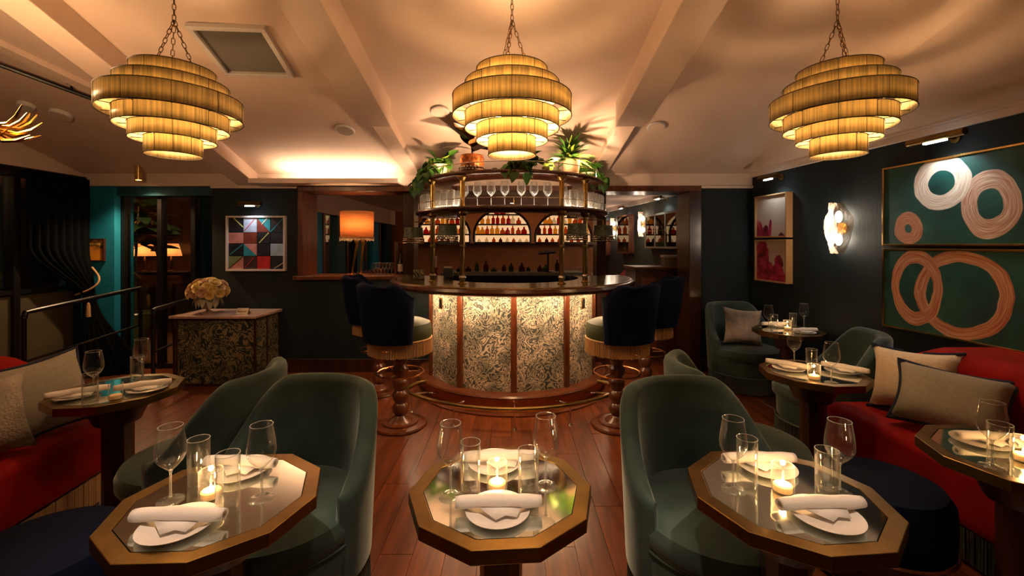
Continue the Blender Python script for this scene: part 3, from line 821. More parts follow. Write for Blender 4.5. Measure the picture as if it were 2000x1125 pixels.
def pothos(c, label, n_top, trails, potmat, r0, r1, h, seed, lime=0.35):
    rnd = random.Random(seed)
    t = thing('trailing_plant', label, 'plant', c, 0, 'potted plants on the upper shelf')
    pot(t, potmat, r0, r1, h)
    for i in range(n_top):
        a = rnd.uniform(0, 2 * PI); r = rnd.uniform(0, r1 * 0.9)
        put_leaf(t, 'lime' if rnd.random() < lime else 'pothos', (r * math.cos(a), r * math.sin(a), h + rnd.uniform(0, 0.07)), a - PI / 2 + rnd.uniform(-.5, .5), rnd.uniform(-0.7, 0.8), rnd.uniform(0.85, 1.3), rnd.uniform(-.5, .5))
    for tr in trails:
        MB().tube(tr, 0.0028, 5).build('vine', M['stem'], t)
        for j in range(len(tr) - 1):
            p, q = Vector(tr[j]), Vector(tr[j + 1])
            for u in (0.0, 0.33, 0.66):
                pp = p.lerp(q, u)
                put_leaf(t, 'lime' if rnd.random() < lime else 'pothos', pp, rnd.uniform(0, 2 * PI), rnd.uniform(-1.3, -0.3), rnd.uniform(0.8, 1.25), rnd.uniform(-.6, .6))
    return t
c = sh(860, 0.84)
pothos(c, 'trailing green vine in cream pot spilling off the left end of the upper shelf', 38,
       [[(-0.02, -0.02, 0.13), (-0.11, -0.05, 0.13), (-0.17, -0.06, 0.05), (-0.20, -0.06, -0.06), (-0.23, -0.05, -0.15)],
        [(-0.02, 0.0, 0.14), (-0.12, 0.02, 0.15), (-0.20, 0.03, 0.06), (-0.26, 0.03, -0.04), (-0.27, 0.03, -0.13)],
        [(0.02, -0.03, 0.13), (-0.07, -0.11, 0.10), (-0.13, -0.12, 0.0), (-0.17, -0.12, -0.10)],
        [(0.02, 0.0, 0.14), (0.08, -0.02, 0.15), (0.12, -0.02, 0.10)]], M['pot_cream'], 0.062, 0.075, 0.13, 3)
c = sh(833, 0.74)
t = thing('rubber_plant', 'dark leaved plant behind the trailing vine at the left shelf end', 'plant', c, 0, 'potted plants on the upper shelf')
pot(t, M['pot_clay'], 0.05, 0.06, 0.12)
MB().tube([(0, 0, 0.10), (-0.01, 0, 0.24)], 0.006, 6).build('stem', M['stem'], t)
for i, (az, pi_) in enumerate(((1.9, 0.5), (0.4, 0.9), (-0.9, 0.5), (2.9, 0.2), (-1.9, 0.6))):
    put_leaf(t, 'rubber' if i % 2 == 0 else 'rubber_rust', (-0.01, 0, 0.20 + 0.01 * i), az, pi_, 0.85)
c = sh(922, 0.80)
t = thing('rubber_plant', 'burgundy rubber plant in a pierced copper pot on the upper shelf', 'plant', c, 0, 'potted plants on the upper shelf')
m_pierced = P('pierced_copper_pot', (0.34, 0.10, 0.025), 0.35, 0.6, noise=(38, 0.8), bump=(38, 0.8))
MB().lathe([(0.001, 0), (0.078, 0), (0.09, 0.03), (0.092, 0.12), (0.084, 0.15), (0.078, 0.15), (0.08, 0.12), (0.001, 0.12)], 28).build('pot', m_pierced, t)
b = MB()
for k in range(22):
    a = 2 * PI * k / 22
    for j in range(2):
        b.sphere((0.092 * math.cos(a + j * 0.14), 0.092 * math.sin(a + j * 0.14), 0.02 + 0.022 * j), 0.012, 6, 4)
b.build('studs', M['chrome'], t, kind='stuff')
t.scale = (1.22, 1.22, 1.12)
MB().tube([(0, 0, 0.12), (0.0, 0.0, 0.20), (-0.01, 0, 0.26)], 0.007, 6).build('stem', M['stem'], t)
for i, (az, pi_, z, s) in enumerate(((1.7, 0.25, 0.20, 1), (0.5, 0.9, 0.22, 1.1), (2.4, 0.8, 0.26, 1.0), (-0.6, 0.3, 0.22, 0.8), (3.6, 0.4, 0.22, 0.9), (0.9, 0.95, 0.24, 1.1), (2.0, 0.9, 0.22, 1.1), (-2.0, 0.5, 0.18, 0.8), (-1.2, 0.8, 0.22, 0.9))):
    put_leaf(t, 'rubber_rust' if i in (2, 4) else 'rubber', (0, 0, z), az, pi_, s, 0.2 * (i % 3 - 1))
pothos(sh(1018, 0.86), 'bushy green vine in low cream pot at the middle of the upper shelf', 34,
       [[(0.0, -0.05, 0.07), (-0.10, -0.08, 0.07), (-0.15, -0.09, 0.0)], [(0.03, -0.05, 0.07), (0.04, -0.11, 0.02), (0.03, -0.13, -0.06)], [(-0.03, -0.05, 0.07), (-0.05, -0.11, 0.03), (-0.06, -0.125, -0.03)], [(0.05, 0, 0.09), (0.09, 0.0, 0.16), (0.13, 0.01, 0.14)]],
       M['pot_cream'], 0.06, 0.07, 0.075, 5)
pothos(sh(1066, 0.90), 'small lime leaved seedling in tiny pot beside the clay pot', 9, [], M['pot_cream'], 0.028, 0.034, 0.035, 8, 0.9)
c = sh(1116, 0.80)
t = thing('dracaena', 'spiky dracaena in a tall clay pot on the upper shelf', 'plant', c, 0, 'potted plants on the upper shelf')
pot(t, M['pot_clay'], 0.07, 0.082, 0.155)
rnd = random.Random(11)
for i in range(76):
    a = i * 2.39996; u = i / 76
    put_leaf(t, 'sword_lime' if rnd.random() < 0.3 else 'sword', (0.02 * math.cos(a), 0.02 * math.sin(a), 0.14 + 0.06 * u), a, 0.05 + 1.25 * u + rnd.uniform(-.15, .15), rnd.uniform(0.7, 0.92))
pothos(sh(1160, 0.82), 'dark trailing vine spilling off the right end of the upper shelf', 34,
       [[(0.03, -0.02, 0.10), (0.10, -0.04, 0.10), (0.15, -0.04, 0.04), (0.18, -0.04, -0.05)], [(0.0, -0.05, 0.10), (0.03, -0.12, 0.05), (0.07, -0.13, 0.0)], [(0.03, 0.02, 0.11), (0.09, 0.03, 0.15), (0.15, 0.03, 0.10), (0.19, 0.02, 0.03)]],
       M['pot_cream'], 0.055, 0.068, 0.10, 13, 0.25)
# shelf uplights between the pots
for i, (px_, r, pw_, aim, lab) in enumerate(((884, 0.93, 11, (-0.2, 0.45, 1.0), 'puck uplight on the upper shelf between the cream pot and copper pot'), (966, 0.93, 11, (0, 0.45, 1.0), 'puck uplight on the upper shelf beside the copper pot'),
                                   (1092, 0.93, 11, (0, 0.45, 1.0), 'puck uplight on the upper shelf left of the clay pot'), (1142, 0.92, 13, (0.4, 0.45, 1.0), 'puck uplight on the upper shelf right of the clay pot'))):
    c = sh(px_, r)
    t = thing('puck_light', lab, 'light', c, 0, 'uplights on the upper shelf')
    MB().lathe([(0.001, 0), (0.022, 0), (0.022, 0.012), (0.018, 0.014), (0.018, 0.011), (0.001, 0.011)], 16).build('body', M['brass_old'], t)
    MB().lathe([(0.001, 0.0112), (0.017, 0.0112), (0.017, 0.0122), (0.001, 0.0122)], 16).build('lens', M['strip'], t)
    lamp('puck_glow', 'SPOT', (0, 0, 0.03), pw_, WARM2, t, 0.012, Vector(aim) + Vector((0, 0, 0.03)), 150, 0.5)

t = thing('puck_light', 'small puck uplight hidden behind the vine at the left shelf end', 'light', (-0.925, BY - 0.13, 2.145), 0, 'uplights on the upper shelf')
MB().lathe([(0.001, 0), (0.022, 0), (0.022, 0.012), (0.018, 0.014), (0.018, 0.011), (0.001, 0.011)], 16).build('body', M['brass_old'], t)
MB().lathe([(0.001, 0.0112), (0.017, 0.0112), (0.017, 0.0122), (0.001, 0.0122)], 16).build('lens', M['strip'], t)
lamp('puck_glow', 'SPOT', (-0.01, 0, 0.03), 6, (1.0, 0.68, 0.44), t, 0.03, (-1.0, 0.05, 0.30), 130, 0.9)

# ------------------------------------------------------------------ chandeliers
def chandelier(loc, label, pw):
    t = thing('tiered_chandelier', label, 'chandelier', loc, 0, 'tiered thread chandeliers')
    tiers = [(0.205, 0.285, 0.374), (0.272, 0.210, 0.292), (0.342, 0.10, 0.213), (0.272, 0.030, 0.118), (0.207, -0.037, 0.045), (0.138, -0.12, -0.022)]
    for i, (r, z0, z1) in enumerate(tiers):
        b = MB().shell([(r, z0), (r, z1)], 56)
        s = b.build('shade_tier', M['thread'], t)
        m = s.modifiers.new('thick', 'SOLIDIFY'); m.thickness = 0.002
        MB().ring(r, 0.0028, z0, 56, rs=5).build('rim_wire', M['wire'], s)
        MB().ring(r, 0.0024, z1, 56, rs=5).build('rim_wire', M['wire'], s)
        b = MB()
        for k in range(10):
            a = 2 * PI * (k + 0.5) / 10
            b.tube([(1.003 * r * math.cos(a), 1.003 * r * math.sin(a), z0), (1.003 * r * math.cos(a), 1.003 * r * math.sin(a), z1)], 0.0014, 4)
        b.build('seam_wires', M['wire'], s, kind='stuff')
    # spokes between neighbouring tiers
    b = MB()
    for (ra, za, rb) in ((0.342, 0.112, 0.272), (0.272, 0.047, 0.207), (0.207, -0.028, 0.138)):
        for k in range(10):
            a = 2 * PI * (k + 0.5) / 10
            b.tube([(ra * math.cos(a), ra * math.sin(a), za), (rb * math.cos(a), rb * math.sin(a), za)], 0.0022, 4)
    for k in range(3):
        a = 2 * PI * k / 3 + 0.4
        b.tube([(0, 0, 0.17), (0.205 * math.cos(a), 0.205 * math.sin(a), 0.290)], 0.003, 4)
    b.build('spokes', M['wire'], t, kind='stuff')
    # top cap tier and hub
    MB().lathe([(0.205, 0.372), (0.13, 0.385), (0.125, 0.383), (0.20, 0.368)], 48, closed=True).build('top_cap', M['thread'], t)
    MB().lathe([(0.001, 0.12), (0.02, 0.12), (0.02, 0.20), (0.001, 0.20)], 12).build('hub', M['brass_old'], t)
    for k in range(4):
        a = 2 * PI * k / 4 + 0.6
        MB().tube([(0, 0, 0.15), (0.085 * math.cos(a), 0.085 * math.sin(a), 0.15)], 0.005, 6).tube([(0.085 * math.cos(a), 0.085 * math.sin(a), 0.148), (0.085 * math.cos(a), 0.085 * math.sin(a), 0.125)], 0.011, 8).build('bulb_arm', M['brass_old'], t)
        MB().sphere((0.085 * math.cos(a), 0.085 * math.sin(a), 0.10), 0.022, 10, 8, (1, 1, 1.2)).build('bulb', M['bulb'], t)
    lamp('chandelier_light', 'POINT', (0, 0, 0.06), pw[0], WARM, t, 0.07)
    lamp('chandelier_uplight', 'POINT', (0, 0, 0.235), pw[1], WARM, t, 0.14)
    # chains: three strands to a hook, then one up to the ceiling
    link = MB()
    pts = []
    for i in range(16):
        a = 2 * PI * i / 16
        x, z = 0.0085 * math.cos(a), 0.011 * math.sin(a) + (0.008 if math.sin(a) > 0 else -0.008)
        pts.append((x, 0, z))
    lm = link.tube(pts, 0.0022, 5, True).mesh('chain_link', M['chain'])
    def strand(p, q, twist=0.0):
        p, q = Vector(p), Vector(q); L = (q - p).length; n = max(1, round(L / 0.031))
        rot = (q - p).to_track_quat('Z', 'X').to_matrix().to_4x4()
        for i in range(n):
            o = bpy.data.objects.new('chain_link', lm); COL.objects.link(o); o.parent = t
            o.matrix_local = Matrix.Translation(p.lerp(q, (i + 0.5) / n)) @ rot @ Matrix.Rotation(PI / 2 * (i % 2) + twist, 4, 'Z')
    apex = (0, 0, 0.66)
    for k in range(3):
        a = 2 * PI * k / 3 + 0.25
        strand((0.10 * math.cos(a), 0.10 * math.sin(a), 0.385), apex)
    zt = (zc(loc[1]) if loc[1] > YT else ZT) - loc[2]
    strand(apex, (0, 0, zt - 0.03), 0.4)
    MB().lathe([(0.05, zt), (0.05, zt - 0.02), (0.01, zt - 0.035)], 20).build('ceiling_rose', M['brass_old'], t)
    return t
ZCH = 2.115
def ch_loc(px, Y): return ((px - 1000) / FP * Y, Y, ZCH)
CHY = 2.50
for px_, lab in ((340, 'tiered thread chandelier on the left, near the ceiling vent'), (1000, 'tiered thread chandelier in the middle, in front of the bar'), (1636, 'tiered thread chandelier on the right, near the painted wall')):
    chandelier(ch_loc(px_, CHY), lab, (24, 22) if px_ == 1000 else (12, 2.8))
chandelier((0.15, -1.3, ZCH + 0.25), 'added tiered thread chandelier behind the camera, giving front light', (26, 3))  # unseen chandelier added behind the camera to light the room from the front

# ------------------------------------------------------------------ furniture prototypes
def sstep(a, b, x):
    t = max(0.0, min(1.0, (x - a) / (b - a))); return t * t * (3 - 2 * t)
def shell_back(th_max, htop, hlow, flat, r_in, r_out, z_in, z_out, flare, N=56, scallop=0, y_off=0.0, tcap=6):
    """upholstered barrel back: angle 0 is the middle of the back (+Y), open towards -Y"""
    vs = []; fs = []; n = 0
    for i in range(N + 1):
        th = -th_max + 2 * th_max * i / N
        h = hlow + (htop - hlow) * (1 - sstep(flat, th_max, abs(th)))
        if scallop: h += 0.018 * abs(math.cos(th * scallop))
        end = sstep(th_max, th_max - R(14), abs(th))
        prof = []
        rc = (r_out - r_in) / 2
        bul = 0.012 * math.cos(th * scallop * 2) if scallop else 0
        for z in (z_in, (z_in * 2 + h) / 3, (z_in + 2 * h) / 3, h - rc):
            prof.append((r_in + flare * (z - z_in), z))
        for k in range(1, tcap):
            a = PI * k / tcap
            prof.append(((r_in + r_out) / 2 + flare * (h - rc - z_in) - rc * math.cos(a), h - rc + rc * math.sin(a)))
        for z in (h - rc, (z_out + 2 * h) / 3, (2 * z_out + h) / 3, z_out):
            prof.append((r_out + flare * (z - z_in) + (bul if z > z_out + 0.02 else 0), z))
        n = len(prof)
        rm = (r_in + r_out) / 2
        for r, z in prof:
            rr = rm + flare * max(0, z - z_in) + (r - rm - flare * max(0, z - z_in)) * (0.25 + 0.75 * (end ** 0.5 if end > 0 else 0))
            vs.append((rr * math.sin(th), rr * math.cos(th) + y_off, z))
    for i in range(N):
        for k in range(n):
            l = (k + 1) % n
            fs.append((i * n + k, i * n + l, (i + 1) * n + l, (i + 1) * n + k))
    fs.append(tuple(range(n))); fs.append(tuple(N * n + k for k in range(n))[::-1])
    return MB().add(vs, fs)
def fringe(r, z0, z1, n, w=0.006, a0=0, a1=2 * PI, yo=0.0):
    b = MB(); rnd = random.Random(n)
    for k in range(n):
        a = a0 + (a1 - a0) * k / n
        zl = z0 + rnd.uniform(0, 0.008)
        rr = r + rnd.uniform(-0.003, 0.003)
        ca, sa = math.cos(a), math.sin(a)
        ta = (-sa, ca)
        vs = []
        for z, q in ((zl, 1.012), (z1, 1.0)):
            for du, dr in ((-w / 2, 0), (w / 2, 0), (0, w * 0.7)):
                vs.append(((rr * q + dr) * ca + ta[0] * du, (rr * q + dr) * sa + ta[1] * du + yo, z))
        b.add(vs, [(0, 1, 4, 3), (1, 2, 5, 4), (2, 0, 3, 5), (0, 2, 1)])
    return b
# barrel chair
ch0 = thing('barrel_chair', 'x', 'chair')
MB().lathe([(0.001, 0.17), (0.315, 0.17), (0.325, 0.185), (0.328, 0.30), (0.322, 0.325), (0.001, 0.325)], 56).build('seat_base', M['velvet_green'], ch0)
MB().lathe([(0.001, 0.325), (0.315, 0.325), (0.330, 0.345), (0.332, 0.385), (0.318, 0.418), (0.27, 0.432), (0.15, 0.44), (0.001, 0.442)], 56, (0, -0.025, 0)).build('seat_cushion', M['velvet_green'], ch0)
sb = shell_back(R(102), 0.85, 0.515, R(38), 0.275, 0.352, 0.36, 0.17, 0.045).build('backrest', M['velvet_green'], ch0, smooth=60)
MB().ring(0.331, 0.005, 0.325, 56).build('piping', M['velvet_green'], ch0)
MB().ring(0.335, 0.007, 0.172, 56).build('fringe_braid', M['fringe_sage'], ch0)
fringe(0.330, 0.012, 0.17, 230).build('fringe', M['fringe_sage'], ch0, kind='stuff')
MB().lathe([(0.001, 0.0), (0.27, 0.0), (0.27, 0.17), (0.001, 0.17)], 32).build('plinth', M['lens'], ch0)
def chair(p, rz, label): return dup(ch0, (p[0], p[1], 0), R(rz), label, 'sage velvet barrel chairs')
ch0.location = (0, 0, -5)
chair((-0.945, 1.80), -16, 'sage velvet barrel chair with back to the bar, drawn up to the left front table')
chair((-1.57, 2.22), -88, 'sage velvet barrel chair facing the red banquette on the left')
chair((0.82, 1.77), 16, 'sage velvet barrel chair drawn up to the right front table')
chair((1.22, 2.36), 80, 'sage velvet barrel chair turned towards the red banquette on the right')
chair((2.42, 4.52), 8, 'sage velvet barrel chair in the far right corner holding a fur cushion')
chair((2.36, 3.24), -112, 'sage velvet barrel chair against the right wall beyond the red banquette')

# bar stool
st0 = thing('bar_stool', 'x', 'stool')
MB().lathe([(0.001, 0.715), (0.235, 0.715), (0.250, 0.735), (0.253, 0.80), (0.240, 0.845), (0.19, 0.865), (0.001, 0.872)], 44).build('seat', M['velvet_olive'], st0)
MB().ring(0.252, 0.007, 0.722, 44).build('seat_braid', M['fringe_cream'], st0)
fringe(0.250, 0.60, 0.72, 150, 0.008).build('fringe', M['fringe_cream'], st0, kind='stuff')
MB().lathe([(0.001, 0.66), (0.2, 0.66), (0.235, 0.714), (0.001, 0.714)], 32).build('seat_pan', M['dark_wood'], st0)
shell_back(R(78), 1.165, 1.06, R(50), 0.232, 0.292, 0.72, 0.715, 0.13, scallop=2.6).build('backrest', M['velvet_navy'], st0, smooth=60)
prof = [(0.001, 0.04), (0.10, 0.04), (0.085, 0.055), (0.05, 0.075)]
for k in range(4):
    z = 0.085 + k * 0.105
    prof += [(0.042, z), (0.062, z + 0.03), (0.066, z + 0.052), (0.062, z + 0.075), (0.042, z + 0.10)]
prof += [(0.05, 0.52), (0.058, 0.55), (0.05, 0.60), (0.06, 0.66), (0.001, 0.66)]
MB().lathe(prof, 28).build('pedestal', M['turned_wood'], st0)
MB().lathe([(0.001, 0), (0.205, 0), (0.212, 0.008), (0.205, 0.022), (0.145, 0.026), (0.142, 0.04), (0.001, 0.042)], 44).build('base', M['turned_wood'], st0)
fr_ = MB().ring(0.185, 0.0085, 0.435, 44, rs=8).build('foot_ring', M['copper'], st0)
for k in range(3):
    a = 2 * PI * k / 3
    MB().tube([(0.05 * math.cos(a), 0.05 * math.sin(a), 0.435), (0.185 * math.cos(a), 0.185 * math.sin(a), 0.435)], 0.006, 6).build('spoke', M['copper'], fr_)
st0.location = (0, 0, -5)
def stool(p, face, label):
    d = Vector(face) - Vector(p)
    return dup(st0, (p[0], p[1], 0), math.atan2(d.x, -d.y), label, 'fringed bar stools')
stool((-0.915, 3.55), (-0.15, 4.35), 'navy backed fringed bar stool at the near left of the bar')
stool((-1.335, 4.36), (0, 4.8), 'navy backed fringed bar stool half hidden at the far left of the bar')
stool((0.86, 3.55), (0.10, 4.35), 'navy backed fringed bar stool at the near right of the bar')
stool((1.30, 4.22), (0, 4.75), 'navy backed fringed bar stool half hidden at the far right of the bar')

# ten-sided bistro table
tb = thing('bistro_table', 'x', 'table')
def deca(r, a0=0): return [(r * math.cos(a0 + 2 * PI * k / 10), r * math.sin(a0 + 2 * PI * k / 10)) for k in range(10)]
TR, TZ = 0.292, 0.70
b = MB(); o_, i_ = deca(TR), deca(TR * 0.845)
vs = []
for k in range(10):
    vs += [(*o_[k], TZ), (*o_[k], TZ - 0.040), (*i_[k], TZ - 0.040), (*i_[k], TZ)]
fs = []
for k in range(10):
    l = (k + 1) % 10
    for q in range(4):
        w = (q + 1) % 4
        fs.append((k * 4 + q, k * 4 + w, l * 4 + w, l * 4 + q))
b.add(vs, fs).build('rim', M['table_brass'], tb, smooth=0, bevel=0.0022)
MB().prism(deca(TR * 0.838), TZ - 0.030, TZ - 0.001).build('mirror_top', M['mirror'], tb, smooth=0)
MB().prism(deca(TR * 0.9), TZ - 0.05, TZ - 0.041).build('underside', M['dark_wood'], tb, smooth=0)
MB().lathe([(0.10, 0.53), (0.125, 0.59), (0.14, 0.65)], 24).build('collar', M['dark_wood'], tb)
MB().prism(deca(0.068), 0.03, 0.60).build('column', M['dark_wood'], tb, smooth=0, bevel=0.003)
MB().lathe([(0.001, 0), (0.205, 0), (0.21, 0.012), (0.20, 0.025), (0.08, 0.045), (0.001, 0.045)], 36).build('foot', M['dark_wood'], tb)
tb.location = (0, 0, -5)
def table(p, rz, label): return dup(tb, (p[0], p[1], 0), R(rz), label, 'ten sided brass rimmed tables')
TAB = {'c': (-0.035, 1.385), 'l': (-0.90, 1.335), 'r': (0.865, 1.365), 'fl': (-2.13, 2.34), 'fr': (1.85, 2.66), 'br': (2.53, 3.96), 'er': (1.885, 1.60)}
table(TAB['c'], 4, 'ten sided brass rimmed table with mirror top in the middle foreground')
table(TAB['l'], 2, 'ten sided brass rimmed table with mirror top at the left front')
table(TAB['r'], 5, 'ten sided brass rimmed table with mirror top at the right front')
table(TAB['fl'], 8, 'ten sided mirror topped table before the left red banquette')
table(TAB['fr'], 3, 'ten sided mirror topped table at the near end of the right banquette')
table(TAB['br'], 7, 'ten sided table in the far right corner')
table(TAB['er'], 0, 'ten sided table cut off by the right edge of the photo')

Z7 = TZ - 0.001
def S(px, py): return on_z(px, py, Z7)
def setting(plate_p, plate_s, nap_p, nap_rz, who, s=1.0):
    one(pl0, plate_p, 0, 'white side plate %s' % who, 'plate', 'side plates', s)
    q = Vector(nap_p); q.z = Z7 + 0.0125 * s
    one(np0, q, R(nap_rz), 'rolled white napkin on the plate %s' % who, 'napkin', 'rolled napkins', s * 0.93)
# middle table
wine(S(880, 970), 'wine glass at the left of the middle front table', 'table wine glasses', 0.3)
wine(S(1066, 950), 'wine glass at the right of the middle front table', 'table wine glasses', 1.0)
tumb(S(919, 966), 'tall tumbler left of the candle on the middle front table', 'table tumblers', 0, (1.0, 1.0, 1.18))
tumb(S(1032, 960), 'tumbler right of the candle on the middle front table', 'table tumblers', 0, (1.05, 1.05, 0.95))
candle(S(971, 955), 'lit tealight in a glass at the middle front table')
setting(S(972, 1002), 1, S(974, 1001), 3, 'on the near side of the middle table')
setting(S(966, 908), 1, S(976, 908), 4, 'on the far side of the middle table')
# left front table
wine(S(333, 978), 'wine glass at the left of the left front table', 'table wine glasses', 0.5)
wine(S(511, 974), 'wine glass at the right of the left front table', 'table wine glasses', 1.4)
tumb(S(388, 955), 'tall tumbler behind the candle on the left front table', 'table tumblers', 0, (1.0, 1.0, 1.15))
tumb(S(445, 988), 'tumbler in front of the candle on the left front table', 'table tumblers', 0, (1.05, 1.05, 1.12))
candle(S(412, 972), 'lit tealight between the tumblers on the left front table')
setting(S(348, 1030), 1, S(350, 1028), 2, 'on the near side of the left front table')
setting(S(470, 922), 1, S(470, 920), -3, 'on the far side of the left front table')
# right front table
wine(S(1432, 957), 'wine glass at the left of the right front table', 'table wine glasses', 0.2)
wine(S(1640, 963), 'wine glass at the right of the right front table', 'table wine glasses', 1.2)
tumb(S(1459, 948), 'tall tumbler beside the left wine glass of the right front table', 'table tumblers', 0, (1.0, 1.0, 1.1))
tumb(S(1615, 960), 'tumbler before the right wine glass of the right front table', 'table tumblers', 0, (1.05, 1.05, 0.95))
candle(S(1529, 960), 'bright lit tealight in the middle of the right front table', 0.9)
setting(S(1612, 1012), 1, S(1603, 1004), 4, 'on the near side of the right front table')
setting(S(1497, 916), 1, S(1482, 912), 2, 'on the far side of the right front table')
# left far table
wine(S(183, 772), 'wine glass at the left of the table by the left banquette', 'table wine glasses')
tumb(S(176, 792), 'tumbler at the front of the table by the left banquette', 'table tumblers', 0, (1.0, 1.0, 1.1))
candle(S(226, 779), 'unlit tealight glass on the table by the left banquette', 0, False, 0.9)
wine(S(277, 738), 'wine glass at the back of the table by the left banquette', 'table wine glasses')
tumb(S(268, 744), 'tumbler at the back of the table by the left banquette', 'table tumblers')
setting(S(288, 762), 1, S(280, 762), 35, 'at the right of the left banquette table', 0.95)
setting(S(150, 775), 1, S(153, 776), 40, 'at the left of the left banquette table', 0.95)
# right far table
wine(S(1551, 714), 'wine glass at the back of the table by the right banquette', 'table wine glasses')
wine(S(1624, 748), 'wine glass at the front of the table by the right banquette', 'table wine glasses')
tumb(S(1585, 724), 'tumbler behind the candle on the table by the right banquette', 'table tumblers', 0, (1, 1, 0.95))
candle(S(1590, 741), 'lit tealight on the table by the right banquette', 0.5)
setting(S(1540, 722), 1, S(1538, 720), -42, 'at the left of the right banquette table', 0.95)
setting(S(1644, 727), 1, S(1650, 727), -48, 'at the right of the right banquette table', 0.95)
# corner table
wine(S(1501, 645), 'wine glass at the left of the far corner table', 'table wine glasses')
wine(Vector((2.74, 4.06, Z7)), 'wine glass at the right of the far corner table', 'table wine glasses')
tumb(S(1512, 644), 'tumbler at the left of the far corner table', 'table tumblers')
tumb(Vector((2.63, 4.05, Z7)), 'tumbler at the right of the far corner table', 'table tumblers')
candle(S(1538, 644), 'lit tealight on the far corner table', 0.3)
setting(Vector((2.52, 4.12, Z7)), 1, Vector((2.50, 4.12, Z7)), 0, 'at the back of the far corner table', 0.95)
setting(Vector((2.58, 3.82, Z7)), 1, Vector((2.58, 3.82, Z7)), 8, 'at the front of the far corner table', 0.95)
# right edge table
wine(S(1938, 912), 'wine glass on the table at the right edge', 'table wine glasses')
tumb(S(1953, 899), 'tumbler on the table at the right edge', 'table tumblers', 0, (1.1, 1.1, 0.95))
candle(S(1999, 900), 'lit tealight on the table at the right edge', 0.6)
setting(S(1915, 866), 1, S(1935, 868), -8, 'on the table at the right edge', 0.95)
setting(S(2030, 880), 1, S(2030, 878), 10, 'beyond the right edge table candle', 0.95)

# poufs
pf0 = thing('pouf', 'x', 'stool')
MB().lathe([(0.001, 0.20), (0.235, 0.20), (0.250, 0.22), (0.255, 0.33), (0.25, 0.40), (0.225, 0.438), (0.12, 0.45), (0.001, 0.452)], 48).build('cushion', M['velvet_navy'], pf0)
MB().ring(0.252, 0.007, 0.205, 48).build('piping', M['turned_wood'], pf0)
MB().lathe([(0.001, 0.0), (0.21, 0.0), (0.215, 0.02), (0.215, 0.195), (0.001, 0.20)], 40).build('drum', M['dark_wood'], pf0)
MB().ring(0.217, 0.008, 0.025, 48).build('foot_band', M['turned_wood'], pf0)
pf0.location = (0, 0, -5)
dup(pf0, (-1.64, 1.50, 0), 0, 'navy velvet drum pouf in the left foreground', 'navy poufs', (1.02, 1.02, 1))
dup(pf0, (1.63, 1.92, 0), 0.4, 'navy velvet drum pouf between the right front table and red banquette', 'navy poufs', (0.98, 0.98, 1))

# banquettes
def rounded_box(x0, x1, y0, y1, z0, z1, r): 
    return MB().b2(x0, x1, y0, y1, z0, z1), r
bq = thing('banquette', 'red velvet banquette along the right wall with cream and taupe cushions', 'sofa', (0, 0, 0))
seat = MB().prism([(2.06, 2.86), (2.12, 0.9), (3.05, 0.9), (2.86, 2.86)], 0.16, 0.455).build('seat', M['velvet_red'], bq, smooth=40, bevel=0.045)
seat.modifiers['bevel'].segments = 5
bk = MB()
n = 16; vs = []
for i in range(n + 1):
    u = i / n; y = 2.90 - u * 2.0
    top = 0.855 - 0.20 * (1 - sstep(0, 0.10, u)) - 0.02 * u
    xw = xr(y) - 0.012
    xf = 2.50 + 0.16 * u if u > 0.06 else 2.56
    vs += [(xf + 0.12, y, 0.40), (xf, y, 0.50), (xf + 0.02, y, top - 0.07), (xf + 0.07, y, top - 0.01), (xf + 0.13, y, top), (xw - 0.04, y, top), (xw, y, top - 0.04), (xw, y, 0.40)]
fs = [tuple(range(8)), tuple(n * 8 + k for k in range(8))[::-1]]
for i in range(n):
    for k in range(8):
        l = (k + 1) % 8
        fs.append((i * 8 + k, i * 8 + l, i * 8 + 8 + l, i * 8 + 8 + k))
bk.add(vs, fs).build('backrest', M['velvet_red'], bq, smooth=70)
MB().prism([(2.10, 2.80), (2.16, 0.9), (3.0, 0.9), (2.84, 2.80)], 0.0, 0.16).build('base', M['dark_wood'], bq, smooth=0)
b = MB(); rnd = random.Random(3)
for k in range(150):
    u = k / 150; y = 2.84 - 1.92 * u; x = 2.075 + 0.06 * u
    b.box((x + rnd.uniform(-.003, .003), y, 0.09), (0.006, 0.009, 0.15))
b.build('fringe', M['fringe_sage'], bq, kind='stuff')

bl = thing('banquette', 'red velvet banquette with cream fringe on the left', 'sofa', (0, 0, 0))
s_ = MB().prism([(-2.36, 2.60), (-3.10, 2.60), (-3.10, 0.9), (-2.16, 0.9)], 0.17, 0.455).build('seat', M['velvet_red'], bl, smooth=40, bevel=0.045)
s_.modifiers['bevel'].segments = 5
vs = []
for i in range(n + 1):
    u = i / n; y = 2.62 - u * 1.7
    top = 0.86 - 0.16 * (1 - sstep(0, 0.12, u))
    xf = -2.70 + 0.06 * u
    vs += [(xf - 0.12, y, 0.40), (xf, y, 0.50), (xf - 0.02, y, top - 0.07), (xf - 0.07, y, top - 0.01), (xf - 0.13, y, top), (xf - 0.32, y, top), (xf - 0.36, y, top - 0.04), (xf - 0.36, y, 0.05)]
MB().add(vs, fs).build('backrest', M['velvet_red'], bl, smooth=70)
MB().prism([(-2.42, 2.55), (-3.06, 2.55), (-3.06, 0.9), (-2.22, 0.9)], 0.0, 0.17).build('base', M['dark_wood'], bl, smooth=0)
b = MB()
for k in range(150):
    u = k / 150; y = 2.56 - 1.64 * u; x = -2.37 + 0.19 * u
    b.box((x + rnd.uniform(-.003, .003), y, 0.092), (0.006, 0.009, 0.155))
b.build('fringe', M['fringe_cream'], bl, kind='stuff')

